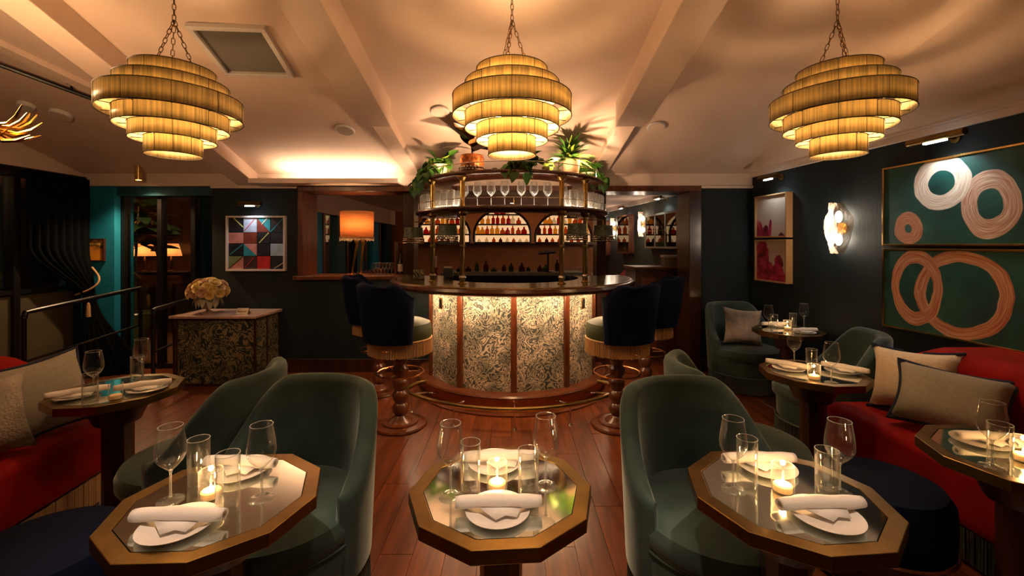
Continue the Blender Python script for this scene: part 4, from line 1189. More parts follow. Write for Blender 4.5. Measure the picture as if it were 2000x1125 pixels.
# cushions
def cushion_mesh(w, h, t):
    n = 14; vs = []; fs = []
    for s in (1, -1):
        for j in range(n + 1):
            for i in range(n + 1):
                u, v = i / n * 2 - 1, j / n * 2 - 1
                pin = 1 - 0.06 * (u * u * v * v) 
                d = max(0, (1 - u ** 4)) ** 0.6 * max(0, (1 - v ** 4)) ** 0.6
                sx = 1 - 0.13 * (1 - abs(v) ** 2) * abs(u) ** 3 * 1.0
                sz = 1 - 0.13 * (1 - abs(u) ** 2) * abs(v) ** 3
                vs.append((u * w / 2 * sx, s * t / 2 * d, v * h / 2 * sz))
    N = (n + 1) ** 2
    for j in range(n):
        for i in range(n):
            a = j * (n + 1) + i
            fs.append((a, a + 1, a + n + 2, a + n + 1))
            fs.append((N + a, N + a + n + 1, N + a + n + 2, N + a + 1))
    border = []
    for i in range(n + 1): border.append(vs[i])
    for j in range(1, n + 1): border.append(vs[j * (n + 1) + n])
    for i in range(n - 1, -1, -1): border.append(vs[n * (n + 1) + i])
    for j in range(n - 1, 0, -1): border.append(vs[j * (n + 1)])
    return MB().add(vs, fs), border
def cushion(label, c, rot, w, h, t, mat, trim=None, tassels=False, sides=None):
    m, bd = cushion_mesh(w, h, t)
    o = thing('cushion', label, 'cushion', c); o.rotation_euler = rot
    m.build('cover', mat, o, smooth=60)
    if trim is not None:
        b = MB()
        if tassels:
            rnd = random.Random(5)
            for i, p in enumerate(bd):
                p = Vector(p); q = Vector(bd[(i + 1) % len(bd)])
                if tassels == 'ends' and abs(p.z) < h * 0.44: continue
                for u in (0, 0.5):
                    c0 = p.lerp(q, u)
                    b.sphere(c0 * 1.015, 0.011, 6, 4)
            b.build('pompom_edge', trim, o, kind='stuff')
        else:
            b.tube(bd, 0.011, 6, True).build('fringe_edge', trim, o)
    return o
cushion('cream cushion with navy pompom edge on the right banquette', (2.43, 2.62, 0.655), (R(-20), R(-3), R(-58)), 0.42, 0.39, 0.20, M['cushion_cream'], M['fringe_navy'], 'ends')
cushion('taupe lumbar cushion with navy fringe border on the right banquette', (2.37, 2.34, 0.635), (R(-30), R(4), R(-50)), 0.47, 0.35, 0.21, M['cushion_grey'], M['fringe_navy'])
cushion('taupe cushion with dark piping on the left banquette', (-2.56, 2.34, 0.655), (R(-18), R(-6), R(74)), 0.44, 0.42, 0.18, M['cushion_grey'], M['fringe_navy'])
cushion('dark mottled fur cushion at the left edge on the left banquette', (-2.52, 2.02, 0.65), (R(-18), 0, R(70)), 0.40, 0.38, 0.14, M['fur'])
cushion('black and white fur cushion on the corner chair', (2.40, 4.50, 0.63), (R(-16), R(6), R(-4)), 0.40, 0.38, 0.13, M['fur'])

# ------------------------------------------------------------------ art on the walls
def N(nt, t, **k):
    n = nt.nodes.new(t)
    for a, v in k.items(): setattr(n, a, v)
    return n
def mth(nt, op, a, b=None, c=None, clamp=False):
    n = nt.nodes.new('ShaderNodeMath'); n.operation = op; n.use_clamp = clamp
    for i, x in enumerate((a, b, c)):
        if x is None: continue
        if isinstance(x, (int, float)): n.inputs[i].default_value = x
        else: nt.links.new(x, n.inputs[i])
    return n.outputs[0]
def mixc(nt, f, a, b):
    n = nt.nodes.new('ShaderNodeMix'); n.data_type = 'RGBA'
    for i, x in ((0, f), (6, a), (7, b)):
        if isinstance(x, tuple): n.inputs[i].default_value = rgba(x)
        elif isinstance(x, (int, float)): n.inputs[i].default_value = x
        else: nt.links.new(x, n.inputs[i])
    return n.outputs[2]
def ramp(nt, x, stops):
    cr = nt.nodes.new('ShaderNodeValToRGB'); e = cr.color_ramp.elements
    e[0].position, e[0].color = stops[0][0], rgba(stops[0][1]); e[1].position, e[1].color = stops[-1][0], rgba(stops[-1][1])
    for p, c in stops[1:-1]:
        q = e.new(p); q.color = rgba(c)
    nt.links.new(x, cr.inputs[0])
    return cr.outputs[0]
def loop_paint(name, rings):
    """green ground with brushed loops; coordinates in metres on the canvas"""
    m, nt, b, out = newmat(name)
    uv = N(nt, 'ShaderNodeUVMap').outputs[0]
    nz = N(nt, 'ShaderNodeTexNoise'); nz.inputs['Scale'].default_value = 5; nz.inputs['Detail'].default_value = 2
    nt.links.new(uv, nz.inputs['Vector'])
    vm = N(nt, 'ShaderNodeVectorMath', operation='MULTIPLY_ADD'); vm.inputs[1].default_value = (0.045, 0.045, 0); 
    nt.links.new(nz.outputs['Color'], vm.inputs[0]); nt.links.new(uv, vm.inputs[2])
    n2 = N(nt, 'ShaderNodeTexNoise'); n2.inputs['Scale'].default_value = 3.5; n2.inputs['Detail'].default_value = 5
    nt.links.new(uv, n2.inputs['Vector'])
    colr = ramp(nt, n2.outputs['Fac'], [(0.3, (0.002, 0.035, 0.030)), (0.55, (0.006, 0.075, 0.058)), (0.8, (0.03, 0.14, 0.10))])
    for (cu, cv, ru, rv, w, c1, c2, c3) in rings:
        sub = N(nt, 'ShaderNodeVectorMath', operation='SUBTRACT'); sub.inputs[1].default_value = (cu + 0.022, cv + 0.022, 0)
        nt.links.new(vm.outputs[0], sub.inputs[0])
        dv = N(nt, 'ShaderNodeVectorMath', operation='DIVIDE'); dv.inputs[1].default_value = (ru, rv, 1); nt.links.new(sub.outputs[0], dv.inputs[0])
        ln = N(nt, 'ShaderNodeVectorMath', operation='LENGTH'); nt.links.new(dv.outputs[0], ln.inputs[0])
        d = mth(nt, 'ABSOLUTE', mth(nt, 'SUBTRACT', ln.outputs['Value'], 1.0))
        mr = N(nt, 'ShaderNodeMapRange', interpolation_type='SMOOTHSTEP'); mr.inputs['From Min'].default_value = w; mr.inputs['From Max'].default_value = w * 0.86
        nt.links.new(d, mr.inputs[0])
        sx = N(nt, 'ShaderNodeSeparateXYZ'); nt.links.new(dv.outputs[0], sx.inputs[0])
        ang = mth(nt, 'ARCTAN2', sx.outputs[1], sx.outputs[0])
        cb = N(nt, 'ShaderNodeCombineXYZ'); nt.links.new(mth(nt, 'MULTIPLY', ln.outputs['Value'], 26.0), cb.inputs[0]); nt.links.new(mth(nt, 'MULTIPLY', ang, 0.9), cb.inputs[1])
        n3 = N(nt, 'ShaderNodeTexNoise'); n3.inputs['Scale'].default_value = 1.0; n3.inputs['Detail'].default_value = 3
        nt.links.new(cb.outputs[0], n3.inputs['Vector'])
        rc = ramp(nt, n3.outputs['Fac'], [(0.36, c1), (0.50, c2), (0.64, c3)])
        colr = mixc(nt, mr.outputs[0], colr, rc)
    nt.links.new(colr, b.inputs['Base Color']); b.inputs['Roughness'].default_value = 0.45
    return m
CR1, CR2, CR3 = (0.45, 0.17, 0.085), (0.62, 0.36, 0.23), (0.78, 0.62, 0.47)
DR1, DR2, DR3 = (0.40, 0.09, 0.03), (0.52, 0.23, 0.12), (0.62, 0.37, 0.22)
m_top = loop_paint('loops_upper', [(0.195, 1.60, 0.062, 0.078, 0.62, DR1, DR2, DR3), (0.70, 1.735, 0.115, 0.155, 0.42, CR1, CR2, CR3), (0.42, 1.905, 0.135, 0.135, 0.38, CR2, CR3, (0.85, 0.75, 0.62))])
m_bot = loop_paint('loops_lower', [(0.535, 1.15, 0.255, 0.255, 0.165, DR1, DR2, DR3), (0.25, 1.17, 0.150, 0.225, 0.235, DR1, DR2, DR3)])
def flower_paint(name, petals):
    m, nt, b, out = newmat(name)
    uv = N(nt, 'ShaderNodeUVMap').outputs[0]
    nz = N(nt, 'ShaderNodeTexNoise'); nz.inputs['Scale'].default_value = 9; nz.inputs['Detail'].default_value = 3
    nt.links.new(uv, nz.inputs['Vector'])
    vm = N(nt, 'ShaderNodeVectorMath', operation='MULTIPLY_ADD'); vm.inputs[1].default_value = (0.09, 0.09, 0)
    nt.links.new(nz.outputs['Color'], vm.inputs[0]); nt.links.new(uv, vm.inputs[2])
    colr = (0.58, 0.46, 0.36)
    pc = ramp(nt, nz.outputs['Fac'], [(0.35, (0.10, 0.006, 0.02)), (0.55, (0.45, 0.02, 0.07)), (0.75, (0.62, 0.16, 0.20))])
    for cu, cv, ru, rv in petals:
        sub = N(nt, 'ShaderNodeVectorMath', operation='SUBTRACT'); sub.inputs[1].default_value = (cu + 0.045, cv + 0.045, 0); nt.links.new(vm.outputs[0], sub.inputs[0])
        dv = N(nt, 'ShaderNodeVectorMath', operation='DIVIDE'); dv.inputs[1].default_value = (ru, rv, 1); nt.links.new(sub.outputs[0], dv.inputs[0])
        ln = N(nt, 'ShaderNodeVectorMath', operation='LENGTH'); nt.links.new(dv.outputs[0], ln.inputs[0])
        mr = N(nt, 'ShaderNodeMapRange', interpolation_type='SMOOTHSTEP'); mr.inputs['From Min'].default_value = 1.05; mr.inputs['From Max'].default_value = 0.9
        nt.links.new(ln.outputs['Value'], mr.inputs[0])
        colr = mixc(nt, mr.outputs[0], colr, pc)
    nt.links.new(colr, b.inputs['Base Color']); b.inputs['Roughness'].default_value = 0.5
    return m
def framed(name, label, y_far, y_near, z0, z1, mat, fmat, fw, depth, group=None):
    """picture on the right wall; canvas uv in metres: u from its far edge, v = height"""
    t = thing(name, label, 'painting', (xr(y_far), y_far, 0), 0, group)
    # local axes: u along the wall towards the camera
    d = Vector((xr(y_near) - xr(y_far), y_near - y_far, 0)); L = d.length; d.normalize()
    nrm = Vector((-1, -0.09, 0)).normalized()
    def pt(u, z, off): return d * u + nrm * off + Vector((0, 0, z))
    def bar(u0, u1, za, zb, o0, o1):
        vs = [pt(u, z, o) for o in (o0, o1) for z in (za, zb) for u in (u0, u1)]
        return MB().add(vs, [(0, 1, 3, 2), (4, 6, 7, 5), (0, 4, 5, 1), (2, 3, 7, 6), (0, 2, 6, 4), (1, 5, 7, 3)])
    for (u0, u1, za, zb) in ((0, L, z1 - fw, z1), (0, L, z0, z0 + fw), (0, fw, z0 + fw, z1 - fw), (L - fw, L, z0 + fw, z1 - fw)):
        bar(u0, u1, za, zb, 0.002, depth).build('frame_rail', fmat, t, smooth=0, bevel=0.002)
    vs = [pt(u, z, depth * 0.72) for z in (z0 + fw, z1 - fw) for u in (fw, L - fw)] + [pt(u, z, 0.004) for z in (z0 + fw, z1 - fw) for u in (fw, L - fw)]
    b = MB().add(vs, [(0, 1, 3, 2), (4, 6, 7, 5), (0, 4, 5, 1), (2, 3, 7, 6), (0, 2, 6, 4), (1, 5, 7, 3)])
    o = b.build('canvas', mat, t, smooth=0)
    me = o.data; uvl = me.uv_layers.new(name='UVMap')
    for lp in me.loops:
        co = me.vertices[lp.vertex_index].co
        uvl.data[lp.index].uv = (Vector((co.x, co.y, 0)).dot(d), co.z)
    return t
framed('loop_painting', 'upper green painting of three brushed salmon rings on the right wall', 3.40, 2.25, 1.472, 2.078, m_top, M['brass'], 0.014, 0.045, 'pair of ring paintings')
framed('loop_painting', 'lower green painting of two interlocked salmon loops above the red banquette', 3.40, 2.25, 0.845, 1.452, m_bot, M['brass'], 0.014, 0.045, 'pair of ring paintings')
m_fl1 = flower_paint('blush_blossom_upper', [(0.05, 1.60, 0.07, 0.15), (0.16, 1.57, 0.06, 0.12), (0.24, 1.63, 0.03, 0.14), (0.40, 1.54, 0.06, 0.08)])
m_fl2 = flower_paint('crimson_blossom_lower', [(0.10, 1.35, 0.12, 0.17), (0.20, 1.15, 0.12, 0.14), (0.34, 1.14, 0.13, 0.12), (0.36, 1.26, 0.06, 0.12), (0.08, 1.16, 0.10, 0.12)])
framed('flower_picture', 'upper pale flower picture in light oak box frame beside the corner', 4.90, 4.40, 1.555, 2.02, m_fl1, P('oak_frame', (0.42, 0.24, 0.10), 0.45), 0.016, 0.075, 'pair of flower pictures')
framed('flower_picture', 'lower crimson flower picture in light oak box frame beside the corner', 4.90, 4.40, 1.08, 1.535, m_fl2, bpy.data.materials['oak_frame'], 0.016, 0.075, 'pair of flower pictures')

# geometric collage in a white frame on the back wall
GX0, GX1, GZ0, GZ1 = -3.312, -2.625, 1.175, 1.815
t = thing('geometric_collage', 'square collage of coloured blocks and triangles in white frame above the host stand', 'painting', (GX0, YB, GZ0))
W_, H_ = GX1 - GX0, GZ1 - GZ0
fmat = P('white_frame', (0.72, 0.62, 0.58), 0.4)
f_ = 0.022
for (a, b_, c_, d_) in ((0, W_, 0, f_), (0, W_, H_ - f_, H_), (0, f_, f_, H_ - f_), (W_ - f_, W_, f_, H_ - f_)):
    MB().b2(a, b_, -0.05, -0.002, c_, d_).build('frame_rail', fmat, t, bevel=0.002)
MB().b2(f_, W_ - f_, -0.022, -0.004, f_, H_ - f_).build('backing', M['lens'], t)
CC = {'k': (0.012, 0.010, 0.014), 'lav': (0.50, 0.52, 0.66), 'brn': (0.22, 0.035, 0.018), 'teal': (0.02, 0.26, 0.30), 'pink': (0.62, 0.24, 0.20), 'red': (0.55, 0.020, 0.018), 'pale': (0.38, 0.47, 0.52), 'grn': (0.20, 0.26, 0.11), 'yel': (0.62, 0.58, 0.16), 'crm': (0.65, 0.55, 0.42), 'rosy': (0.60, 0.20, 0.24), 'plum': (0.05, 0.016, 0.02)}
CM = {k: P('collage_' + k, v, 0.55, noise=(18, 0.18)) for k, v in CC.items()}
iw, ih = W_ - 2 * f_, H_ - 2 * f_
XS = [0.0, 0.27, 0.515, 0.755, 1.0]; YS = [1.0, 0.715, 0.50, 0.255, 0.0]
def tile(poly_, col, lift=0.0):
    vs = [(f_ + u * iw, -0.024 - lift, f_ + v * ih) for u, v in poly_] + [(f_ + u * iw, -0.030 - lift, f_ + v * ih) for u, v in poly_]
    n_ = len(poly_)
    MB().add(vs, [tuple(range(n_)), tuple(range(n_, 2 * n_))[::-1]] + [(i, (i + 1) % n_, n_ + (i + 1) % n_, n_ + i) for i in range(n_)]).build('collage_piece', CM[col], t, smooth=0)
def cell(i, j): return XS[i] + .004, XS[i + 1] - .004, YS[j + 1] + .004, YS[j] - .004
def full(i, j, col): x0, x1, y0, y1 = cell(i, j); tile([(x0, y0), (x1, y0), (x1, y1), (x0, y1)], col)
def tri2(i, j, cu, cl, bs):   # upper and lower colour, bs: backslash diagonal
    x0, x1, y0, y1 = cell(i, j)
    if bs: tile([(x0, y1), (x1, y0), (x1, y1)], cu); tile([(x0, y1), (x0, y0), (x1, y0)], cl)
    else: tile([(x0, y0), (x1, y1), (x0, y1)], cu); tile([(x0, y0), (x1, y0), (x1, y1)], cl)
def stripe(i, j, col, p, q, w=0.018):
    x0, x1, y0, y1 = cell(i, j)
    a = Vector((x0 + (x1 - x0) * p[0], y0 + (y1 - y0) * p[1])); b_ = Vector((x0 + (x1 - x0) * q[0], y0 + (y1 - y0) * q[1]))
    n_ = (b_ - a).normalized(); n_ = Vector((-n_.y, n_.x)) * w / 2
    tile([a + n_, b_ + n_, b_ - n_, a - n_], col, 0.004)
for (i, j, c_) in ((0, 0, 'k'), (1, 0, 'lav'), (3, 0, 'k'), (0, 1, 'pink'), (1, 1, 'brn'), (2, 1, 'k'), (3, 1, 'k'), (0, 2, 'k'), (2, 2, 'k'), (3, 2, 'pale'), (1, 3, 'plum'), (2, 3, 'red'), (3, 3, 'k')): full(i, j, c_)
tri2(2, 0, 'teal', 'brn', True); tri2(1, 2, 'pink', 'teal', True); tri2(0, 3, 'grn', 'pink', False)
stripe(0, 0, 'yel', (0.35, 1), (1, 0.35)); stripe(1, 0, 'rosy', (0.05, 0.1), (0.85, 0.95)); stripe(2, 0, 'crm', (0.35, 0.55), (0.8, 0.98)); stripe(3, 0, 'teal', (0.0, 0.02), (0.95, 0.95)); stripe(3, 0, 'brn', (0.1, 0.95), (0.7, 0.3), 0.012)
stripe(2, 1, 'yel', (0.15, 0.02), (0.9, 0.98)); stripe(0, 2, 'teal', (0.1, 0.1), (0.95, 0.9)); stripe(1, 3, 'red', (0.1, 0.1), (0.8, 0.9), 0.012); stripe(3, 3, 'crm', (0.3, 0.05), (1, 0.5), 0.014); stripe(0, 3, 'plum', (0, 0), (1, 1), 0.012)

# picture lights
def picture_light(p, along, nrm, length, label, power, target, group=None, bright=True):
    t = thing('picture_light', label, 'light', p, 0, group)
    a, n_ = Vector(along).normalized(), Vector(nrm).normalized()
    c0 = n_ * 0.16
    MB().tube([c0 - a * length / 2, c0 + a * length / 2], 0.024, 12).build('hood', M['brass_old'], t)
    MB().tube([n_ * 0.002 + Vector((0, 0, 0.0)), n_ * 0.02, c0], 0.009, 8).build('arm', M['brass_old'], t)
    MB().tube([n_ * 0.001, n_ * 0.012], 0.032, 14).build('wall_plate', M['brass_old'], t)
    q = c0 + Vector((0, 0, -0.028))
    m = MB(); vs = [q + a * (sx * length * 0.19) + n_ * (sy * 0.013) + Vector((0, 0, sz * 0.005)) for sz in (-1, 1) for sy in (-1, 1) for sx in (-1, 1)]
    m.add(vs, [(0, 2, 3, 1), (4, 5, 7, 6), (0, 1, 5, 4), (2, 6, 7, 3), (0, 4, 6, 2), (1, 3, 7, 5)])
    m.build('led_bar', M['led'], t, smooth=0)
    lamp('picture_spot', 'SPOT', q + Vector((0, 0, -0.012)), power, COOL, t, 0.025, Vector(target) - Vector(p), 118, 0.7)
    return t
def right_wall_light(px, py, label, ln, power, dz):
    Y = 3.234 / ((px - 1000) / FP + 0.09) if True else 0
    y = (2.80 + 0.09 * YB) / ((px - 1000) / FP + 0.09)
    x = xr(y); z = CH + (HZ - py) / FP * y
    return picture_light((x, y, z), (0.09, -1, 0), (-1, -0.09, 0), ln, label, power, (x - 0.03, y, z - dz), 'picture lights')
right_wall_light(1868, 270, 'brass picture light over the ring paintings', 0.36, 7.0, 0.5)
right_wall_light(1528, 346, 'brass picture light over the flower pictures', 0.30, 3.0, 0.5)
picture_light((-2.965, YB, 1.945), (1, 0, 0), (0, -1, 0), 0.26, 'brass picture light over the geometric collage', 3.5, (-2.965, YB - 0.02, 1.4), 'picture lights')

# crystal wall sconce
def sconce(p, nrm, s, label, power):
    n_ = Vector(nrm).normalized(); a = Vector((-n_.y, n_.x, 0))
    t = thing('crystal_sconce', label, 'sconce', p, 0, 'crystal sconces')
    MB().tube([n_ * 0.002, n_ * 0.02], 0.05 * s, 16).build('back_plate', M['brass'], t)
    # rippled glass shell
    vs = []; fs = []; rnd = random.Random(4); nu, nv = 18, 12
    for j in range(nv + 1):
        v = j / nv; z = (v - 0.5) * 0.44 * s
        w = 0.125 * s * max(0.06, math.sin(PI * (0.04 + 0.92 * v))) ** 0.75
        for i in range(nu + 1):
            q = PI * i / nu - PI / 2
            k = 1 + 0.10 * math.sin(5 * q + 9 * v) + rnd.uniform(-.05, .05)
            vs.append(a * (w * math.sin(q) * k) + n_ * (0.03 * s + 0.10 * s * math.cos(q) * k) + Vector((0, 0, z + rnd.uniform(-.006, .006) * s)))
    for j in range(nv):
        for i in range(nu):
            k = j * (nu + 1) + i
            fs.append((k, k + 1, k + nu + 2, k + nu + 1))
    MB().add(vs, fs).build('glass_shell', M['frosted'], t, smooth=0)
    for sgn in (1, -1):
        c = n_ * 0.05 * s + Vector((0, 0, sgn * 0.10 * s))
        MB().sphere(c, 0.034 * s, 10, 8, (0.8, 0.8, 1.5)).build('bulb', M['sconce_bulb'], t)
        lamp('sconce_light', 'POINT', n_ * 0.175 * s + Vector((0, 0, sgn * 0.10 * s)), power, (1.0, 0.80, 0.62), t, 0.03)
    b = MB()
    for k in range(7):
        q = 2 * PI * k / 7
        b.tube([n_ * 0.03 * s, n_ * 0.075 * s + a * (0.05 * s * math.cos(q)) + Vector((0, 0, 0.05 * s * math.sin(q)))], 0.004 * s, 5)
    b.build('wire_star', M['brass'], t)
    return t
M['sconce_bulb'] = emis('sconce_bulb', (1.0, 0.84, 0.66), 30)
ys = 3.796
sconce((xr(ys), ys, 1.625), (-1, -0.09, 0), 1.0, 'glowing crystal wall sconce between the pictures on the right wall', 1.6)

# ------------------------------------------------------------------ ceiling fittings
def cpt(px, py):
    k = FP / (HZ - py); Y = k * (2.34 + SL * YB - CH) / (1 + k * SL)
    return Vector(((px - 1000) / FP * Y, Y, zc(Y)))
SROT = (math.atan(-SL), 0, 0)
def disc(px, py, name, label, cat, r, mat, h=0.012, extra=None):
    c = cpt(px, py)
    t = thing(name, label, cat, c); t.rotation_euler = SROT
    MB().lathe([(0.001, -0.04 - h), (r * 0.93, -0.04 - h), (r, -0.04 - h * 0.4), (r, -0.038), (0.001, -0.038)], 28).build('ring', M['white_plastic'], t)
    MB().lathe([(0.001, -0.042 - h), (r * 0.8, -0.042 - h), (r * 0.8, -0.04 - h), (0.001, -0.04 - h)], 24).build('grille', mat, t)
    return t
disc(675, 247, 'ceiling_speaker', 'round ceiling speaker above the lamp opening', 'speaker', 0.095, M['speaker'])
disc(860, 210, 'ceiling_speaker', 'round ceiling speaker left of the middle chandelier', 'speaker', 0.085, M['ceiling'])
disc(1281, 240, 'ceiling_speaker', 'round ceiling speaker right of the right beam', 'speaker', 0.085, M['ceiling'])
disc(122, 215, 'ceiling_speaker', 'round ceiling disc near the left black track', 'speaker', 0.085, M['ceiling'], 0.03)
disc(55, 197, 'smoke_detector', 'small smoke detector at the far left of the ceiling', 'detector', 0.06, M['white_plastic'], 0.03)
sd = thing('smoke_detector', 'white smoke detector under the left beam', 'detector', at(661, 90, 2.98)); sd.rotation_euler = SROT
MB().lathe([(0.001, -0.03), (0.03, -0.03), (0.055, -0.012), (0.06, 0.0), (0.06, 0.02), (0.001, 0.02)], 28).build('body', M['white_plastic'], sd)
MB().lathe([(0.001, -0.033), (0.018, -0.033), (0.018, -0.028), (0.001, -0.028)], 16).build('sensor', M['lens'], sd)
def dome(p, label):
    t = thing('security_camera', label, 'camera', p)
    MB().lathe([(0.001, 0.06), (0.045, 0.06), (0.045, 0.035), (0.04, 0.02), (0.001, 0.02)], 20).build('mount', M['white_plastic'], t)
    MB().sphere((0, 0, 0.012), 0.036, 14, 10).build('housing', M['white_plastic'], t)
    MB().sphere((0.004, -0.022, 0.004), 0.02, 10, 8).build('lens', M['lens'], t)
dome(at(470, 325, YB - 0.12), 'white dome camera on the ceiling at the left beam end')
dome(at(1447, 305, YB - 0.20), 'white dome camera on the ceiling in the right corner')
# air return grille
pts4 = [cpt(383, 38), cpt(520, 38), cpt(560, 130), cpt(440, 130)]
cen = sum(pts4, Vector()) / 4
vt = thing('air_vent', 'square return air grille on the sloping ceiling', 'vent', cen - Vector((0, 0, 0.045)))
vt.rotation_euler = (math.atan(-SL), 0, R(4))
for (a, b_, c_, d_) in ((-.26, .26, -.25, -.215), (-.26, .26, .215, .25), (-.26, -.225, -.215, .215), (.225, .26, -.215, .215)):
    MB().b2(a, b_, c_, d_, -0.035, 0.004).build('frame_rail', M['white_plastic'], vt, bevel=0.003)
MB().b2(-.225, .225, -.215, .215, -0.004, 0.004).build('backing', M['vent'], vt)
for k in range(24):
    MB().box((0, -.205 + k * 0.0178, -0.009), (0.45, 0.003, 0.012), (0.6, 0, 0)).build('louvre', M['vent'], vt)
# black lighting track upper left
tr = thing('lighting_track', 'black ceiling track running along the upper left ceiling', 'track', (0, 0, 0))
A_, B_ = cpt(-60, 78), cpt(212, 182)
A_ += Vector((0, 0, -0.10)); B_ += Vector((0, 0, -0.10))
MB().tube([A_, B_], 0.017, 8).build('bar', M['black_metal'], tr)
for u in (0.70,):
    p = A_.lerp(B_, u)
    MB().tube([p, p + Vector((0, 0, 0.065))], 0.009, 6).tube([p + Vector((0, 0, 0.055)), p + Vector((0, 0, 0.068))], 0.035, 12).build('hanger', M['black_metal'], tr)
# gold spray pendant cut by the left edge
gp = thing('gold_spray_pendant', 'gold leaf spray pendant cut off at the left edge', 'chandelier', at(-40, 232, 2.35))
rnd = random.Random(21)
strand_m = None
pts_ = [(0.02, 0, 0.02), (0.07, 0, -0.055), (0.14, 0, -0.075), (0.20, 0, -0.05), (0.25, 0, 0.0)]
strand_m = MB().tube(pts_, [0.007, 0.009, 0.010, 0.010, 0.003], 5).mesh('gold_frond', M['gold'])
for k in range(34):
    o = bpy.data.objects.new('gold_frond', strand_m); COL.objects.link(o); o.parent = gp
    o.matrix_local = Matrix.Rotation(k * 2.39996, 4, 'Z') @ Matrix.Rotation(rnd.uniform(-0.45, 0.35), 4, 'Y') @ Matrix.Scale(rnd.uniform(0.8, 1.05), 4)
MB().tube([(0, 0, 0.02), (0, 0, 0.85)], 0.006, 6).build('stem', M['brass_old'], gp)
MB().sphere((0, 0, 0.08), 0.035, 12, 8).build('bulb', M['bulb'], gp)
lamp('pendant_light', 'POINT', (0, 0, 0.17), 20, WARM, gp, 0.04)
# brass cylinder downlight over the entrance
c = Vector((-4.22, YB - 0.16, 2.31))
dl = thing('brass_downlight', 'brass cylinder downlight over the entrance glazing', 'light', c)
MB().lathe([(0.001, 0.08), (0.035, 0.08), (0.035, -0.10), (0.030, -0.10), (0.030, -0.085), (0.001, -0.085)], 24).build('can', M['brass'], dl)
MB().lathe([(0.001, 0.10), (0.06, 0.10), (0.06, 0.08), (0.001, 0.08)], 24).build('canopy', M['brass'], dl)
MB().lathe([(0.001, -0.086), (0.027, -0.086), (0.027, -0.089), (0.001, -0.089)], 20).build('lamp_face', M['bulb'], dl)
lamp('downlight_beam', 'SPOT', (0, 0, -0.11), 55, WARM, dl, 0.03, (0, 0, -1), 125, 0.6)

# ------------------------------------------------------------------ entrance side
# velvet curtain, gathered and tied
def curtain():
    vs = []; fs = []; nu, nv = 60, 34
    zt = 2.235
    for j in range(nv + 1):
        z = zt * (1 - j / nv)
        for i in range(nu + 1):
            u = i / nu
            # top: hangs along the wall from y=4.40 to 5.02; tie at z 0.95; flare below
            ytop = 4.38 + 0.66 * u
            if z > 0.90:
                k = (z - 0.90) / (zt - 0.90)
                g = sstep(0.0, 0.42, k)
                yt_ = 4.86 + 0.14 * u
                y = yt_ + (ytop - yt_) * g ** 0.8
                x = XL + 0.08 + 0.10 * (1 - g) + 0.025 * (1 - 0.4 * (1 - g)) * math.sin(u * 2 * PI * 8)
            else:
                k = 1 - z / 0.90
                g = sstep(0, 1, k)
                y = (4.86 + 0.14 * u) - g * 0.10 * (1 - u)
                x = XL + 0.18 + g * (0.05 + 0.48 * u) + (0.022 + 0.015 * g) * math.sin(u * 2 * PI * 7)
            vs.append((x, y, max(z, 0.004)))
    for j in range(nv):
        for i in range(nu):
            a = j * (nu + 1) + i
            fs.append((a, a + 1, a + nu + 2, a + nu + 1))
    return MB().add(vs, fs)
ct = thing('curtain', 'midnight velvet curtain tied back beside the window', 'curtain', (0, 0, 0))
cv = curtain().build('drape', M['velvet_curtain'], ct, smooth=80)
cv.modifiers.new('thick', 'SOLIDIFY').thickness = 0.006
cord = [(XL + 0.06 + 0.24 * math.sin(PI * (0.12 + 0.80 * i / 18)) ** 1.0, 5.0 - 0.17 * i / 18, 1.22 - 0.31 * (i / 18) ** 0.85 + 0.04 * max(0, i / 18 - 0.8)) for i in range(19)]
MB().tube(cord, 0.010, 6).build('tie_cord', M['fringe_cream'], ct)
MB().lathe([(0.001, 0.16), (0.012, 0.15), (0.018, 0.12), (0.022, 0.0), (0.001, 0.0)], 10, (XL + 0.30, 4.80, 0.68)).build('tassel', M['fringe_cream'], ct)
MB().tube([(XL + 0.07, 3.3, 2.25), (XL + 0.07, 5.0, 2.25)], 0.013, 8).build('rod', M['black_metal'], ct)
# small lit picture on the teal pier
t = thing('small_picture', 'small glowing landscape picture on the teal pier', 'painting', (-4.87, YB + 0.02, 1.42))
m_land, nt, b_, out = newmat('amber_landscape')
uvn = N(nt, 'ShaderNodeTexCoord'); sp = N(nt, 'ShaderNodeSeparateXYZ'); nt.links.new(uvn.outputs['Object'], sp.inputs[0])
nn = N(nt, 'ShaderNodeTexNoise'); nn.inputs['Scale'].default_value = 14; nt.links.new(uvn.outputs['Object'], nn.inputs['Vector'])
zz = mth(nt, 'ADD', mth(nt, 'MULTIPLY', sp.outputs[2], 3.6), mth(nt, 'MULTIPLY', nn.outputs['Fac'], 0.5))
nt.links.new(ramp(nt, zz, [(0.05, (0.75, 0.30, 0.03)), (0.30, (0.60, 0.22, 0.03)), (0.42, (0.06, 0.03, 0.01)), (0.55, (0.80, 0.48, 0.12)), (0.65, (0.20, 0.10, 0.03)), (0.9, (0.35, 0.20, 0.07))]), b_.inputs['Base Color'])
MB().b2(-0.10, 0.10, -0.020, -0.004, -0.12, 0.12).build('canvas', m_land, t)
for (a, b2_, c_, d_) in ((-.112, .112, .12, .132), (-.112, .112, -.132, -.12), (-.112, -.10, -.12, .12), (.10, .112, -.12, .12)):
    MB().b2(a, b2_, -0.03, -0.001, c_, d_).build('frame_rail', M['dark_wood'], t)
lamp('porch_glow', 'POINT', (-5.0, 5.9, 2.3), 20, WARM, None, 0.06)
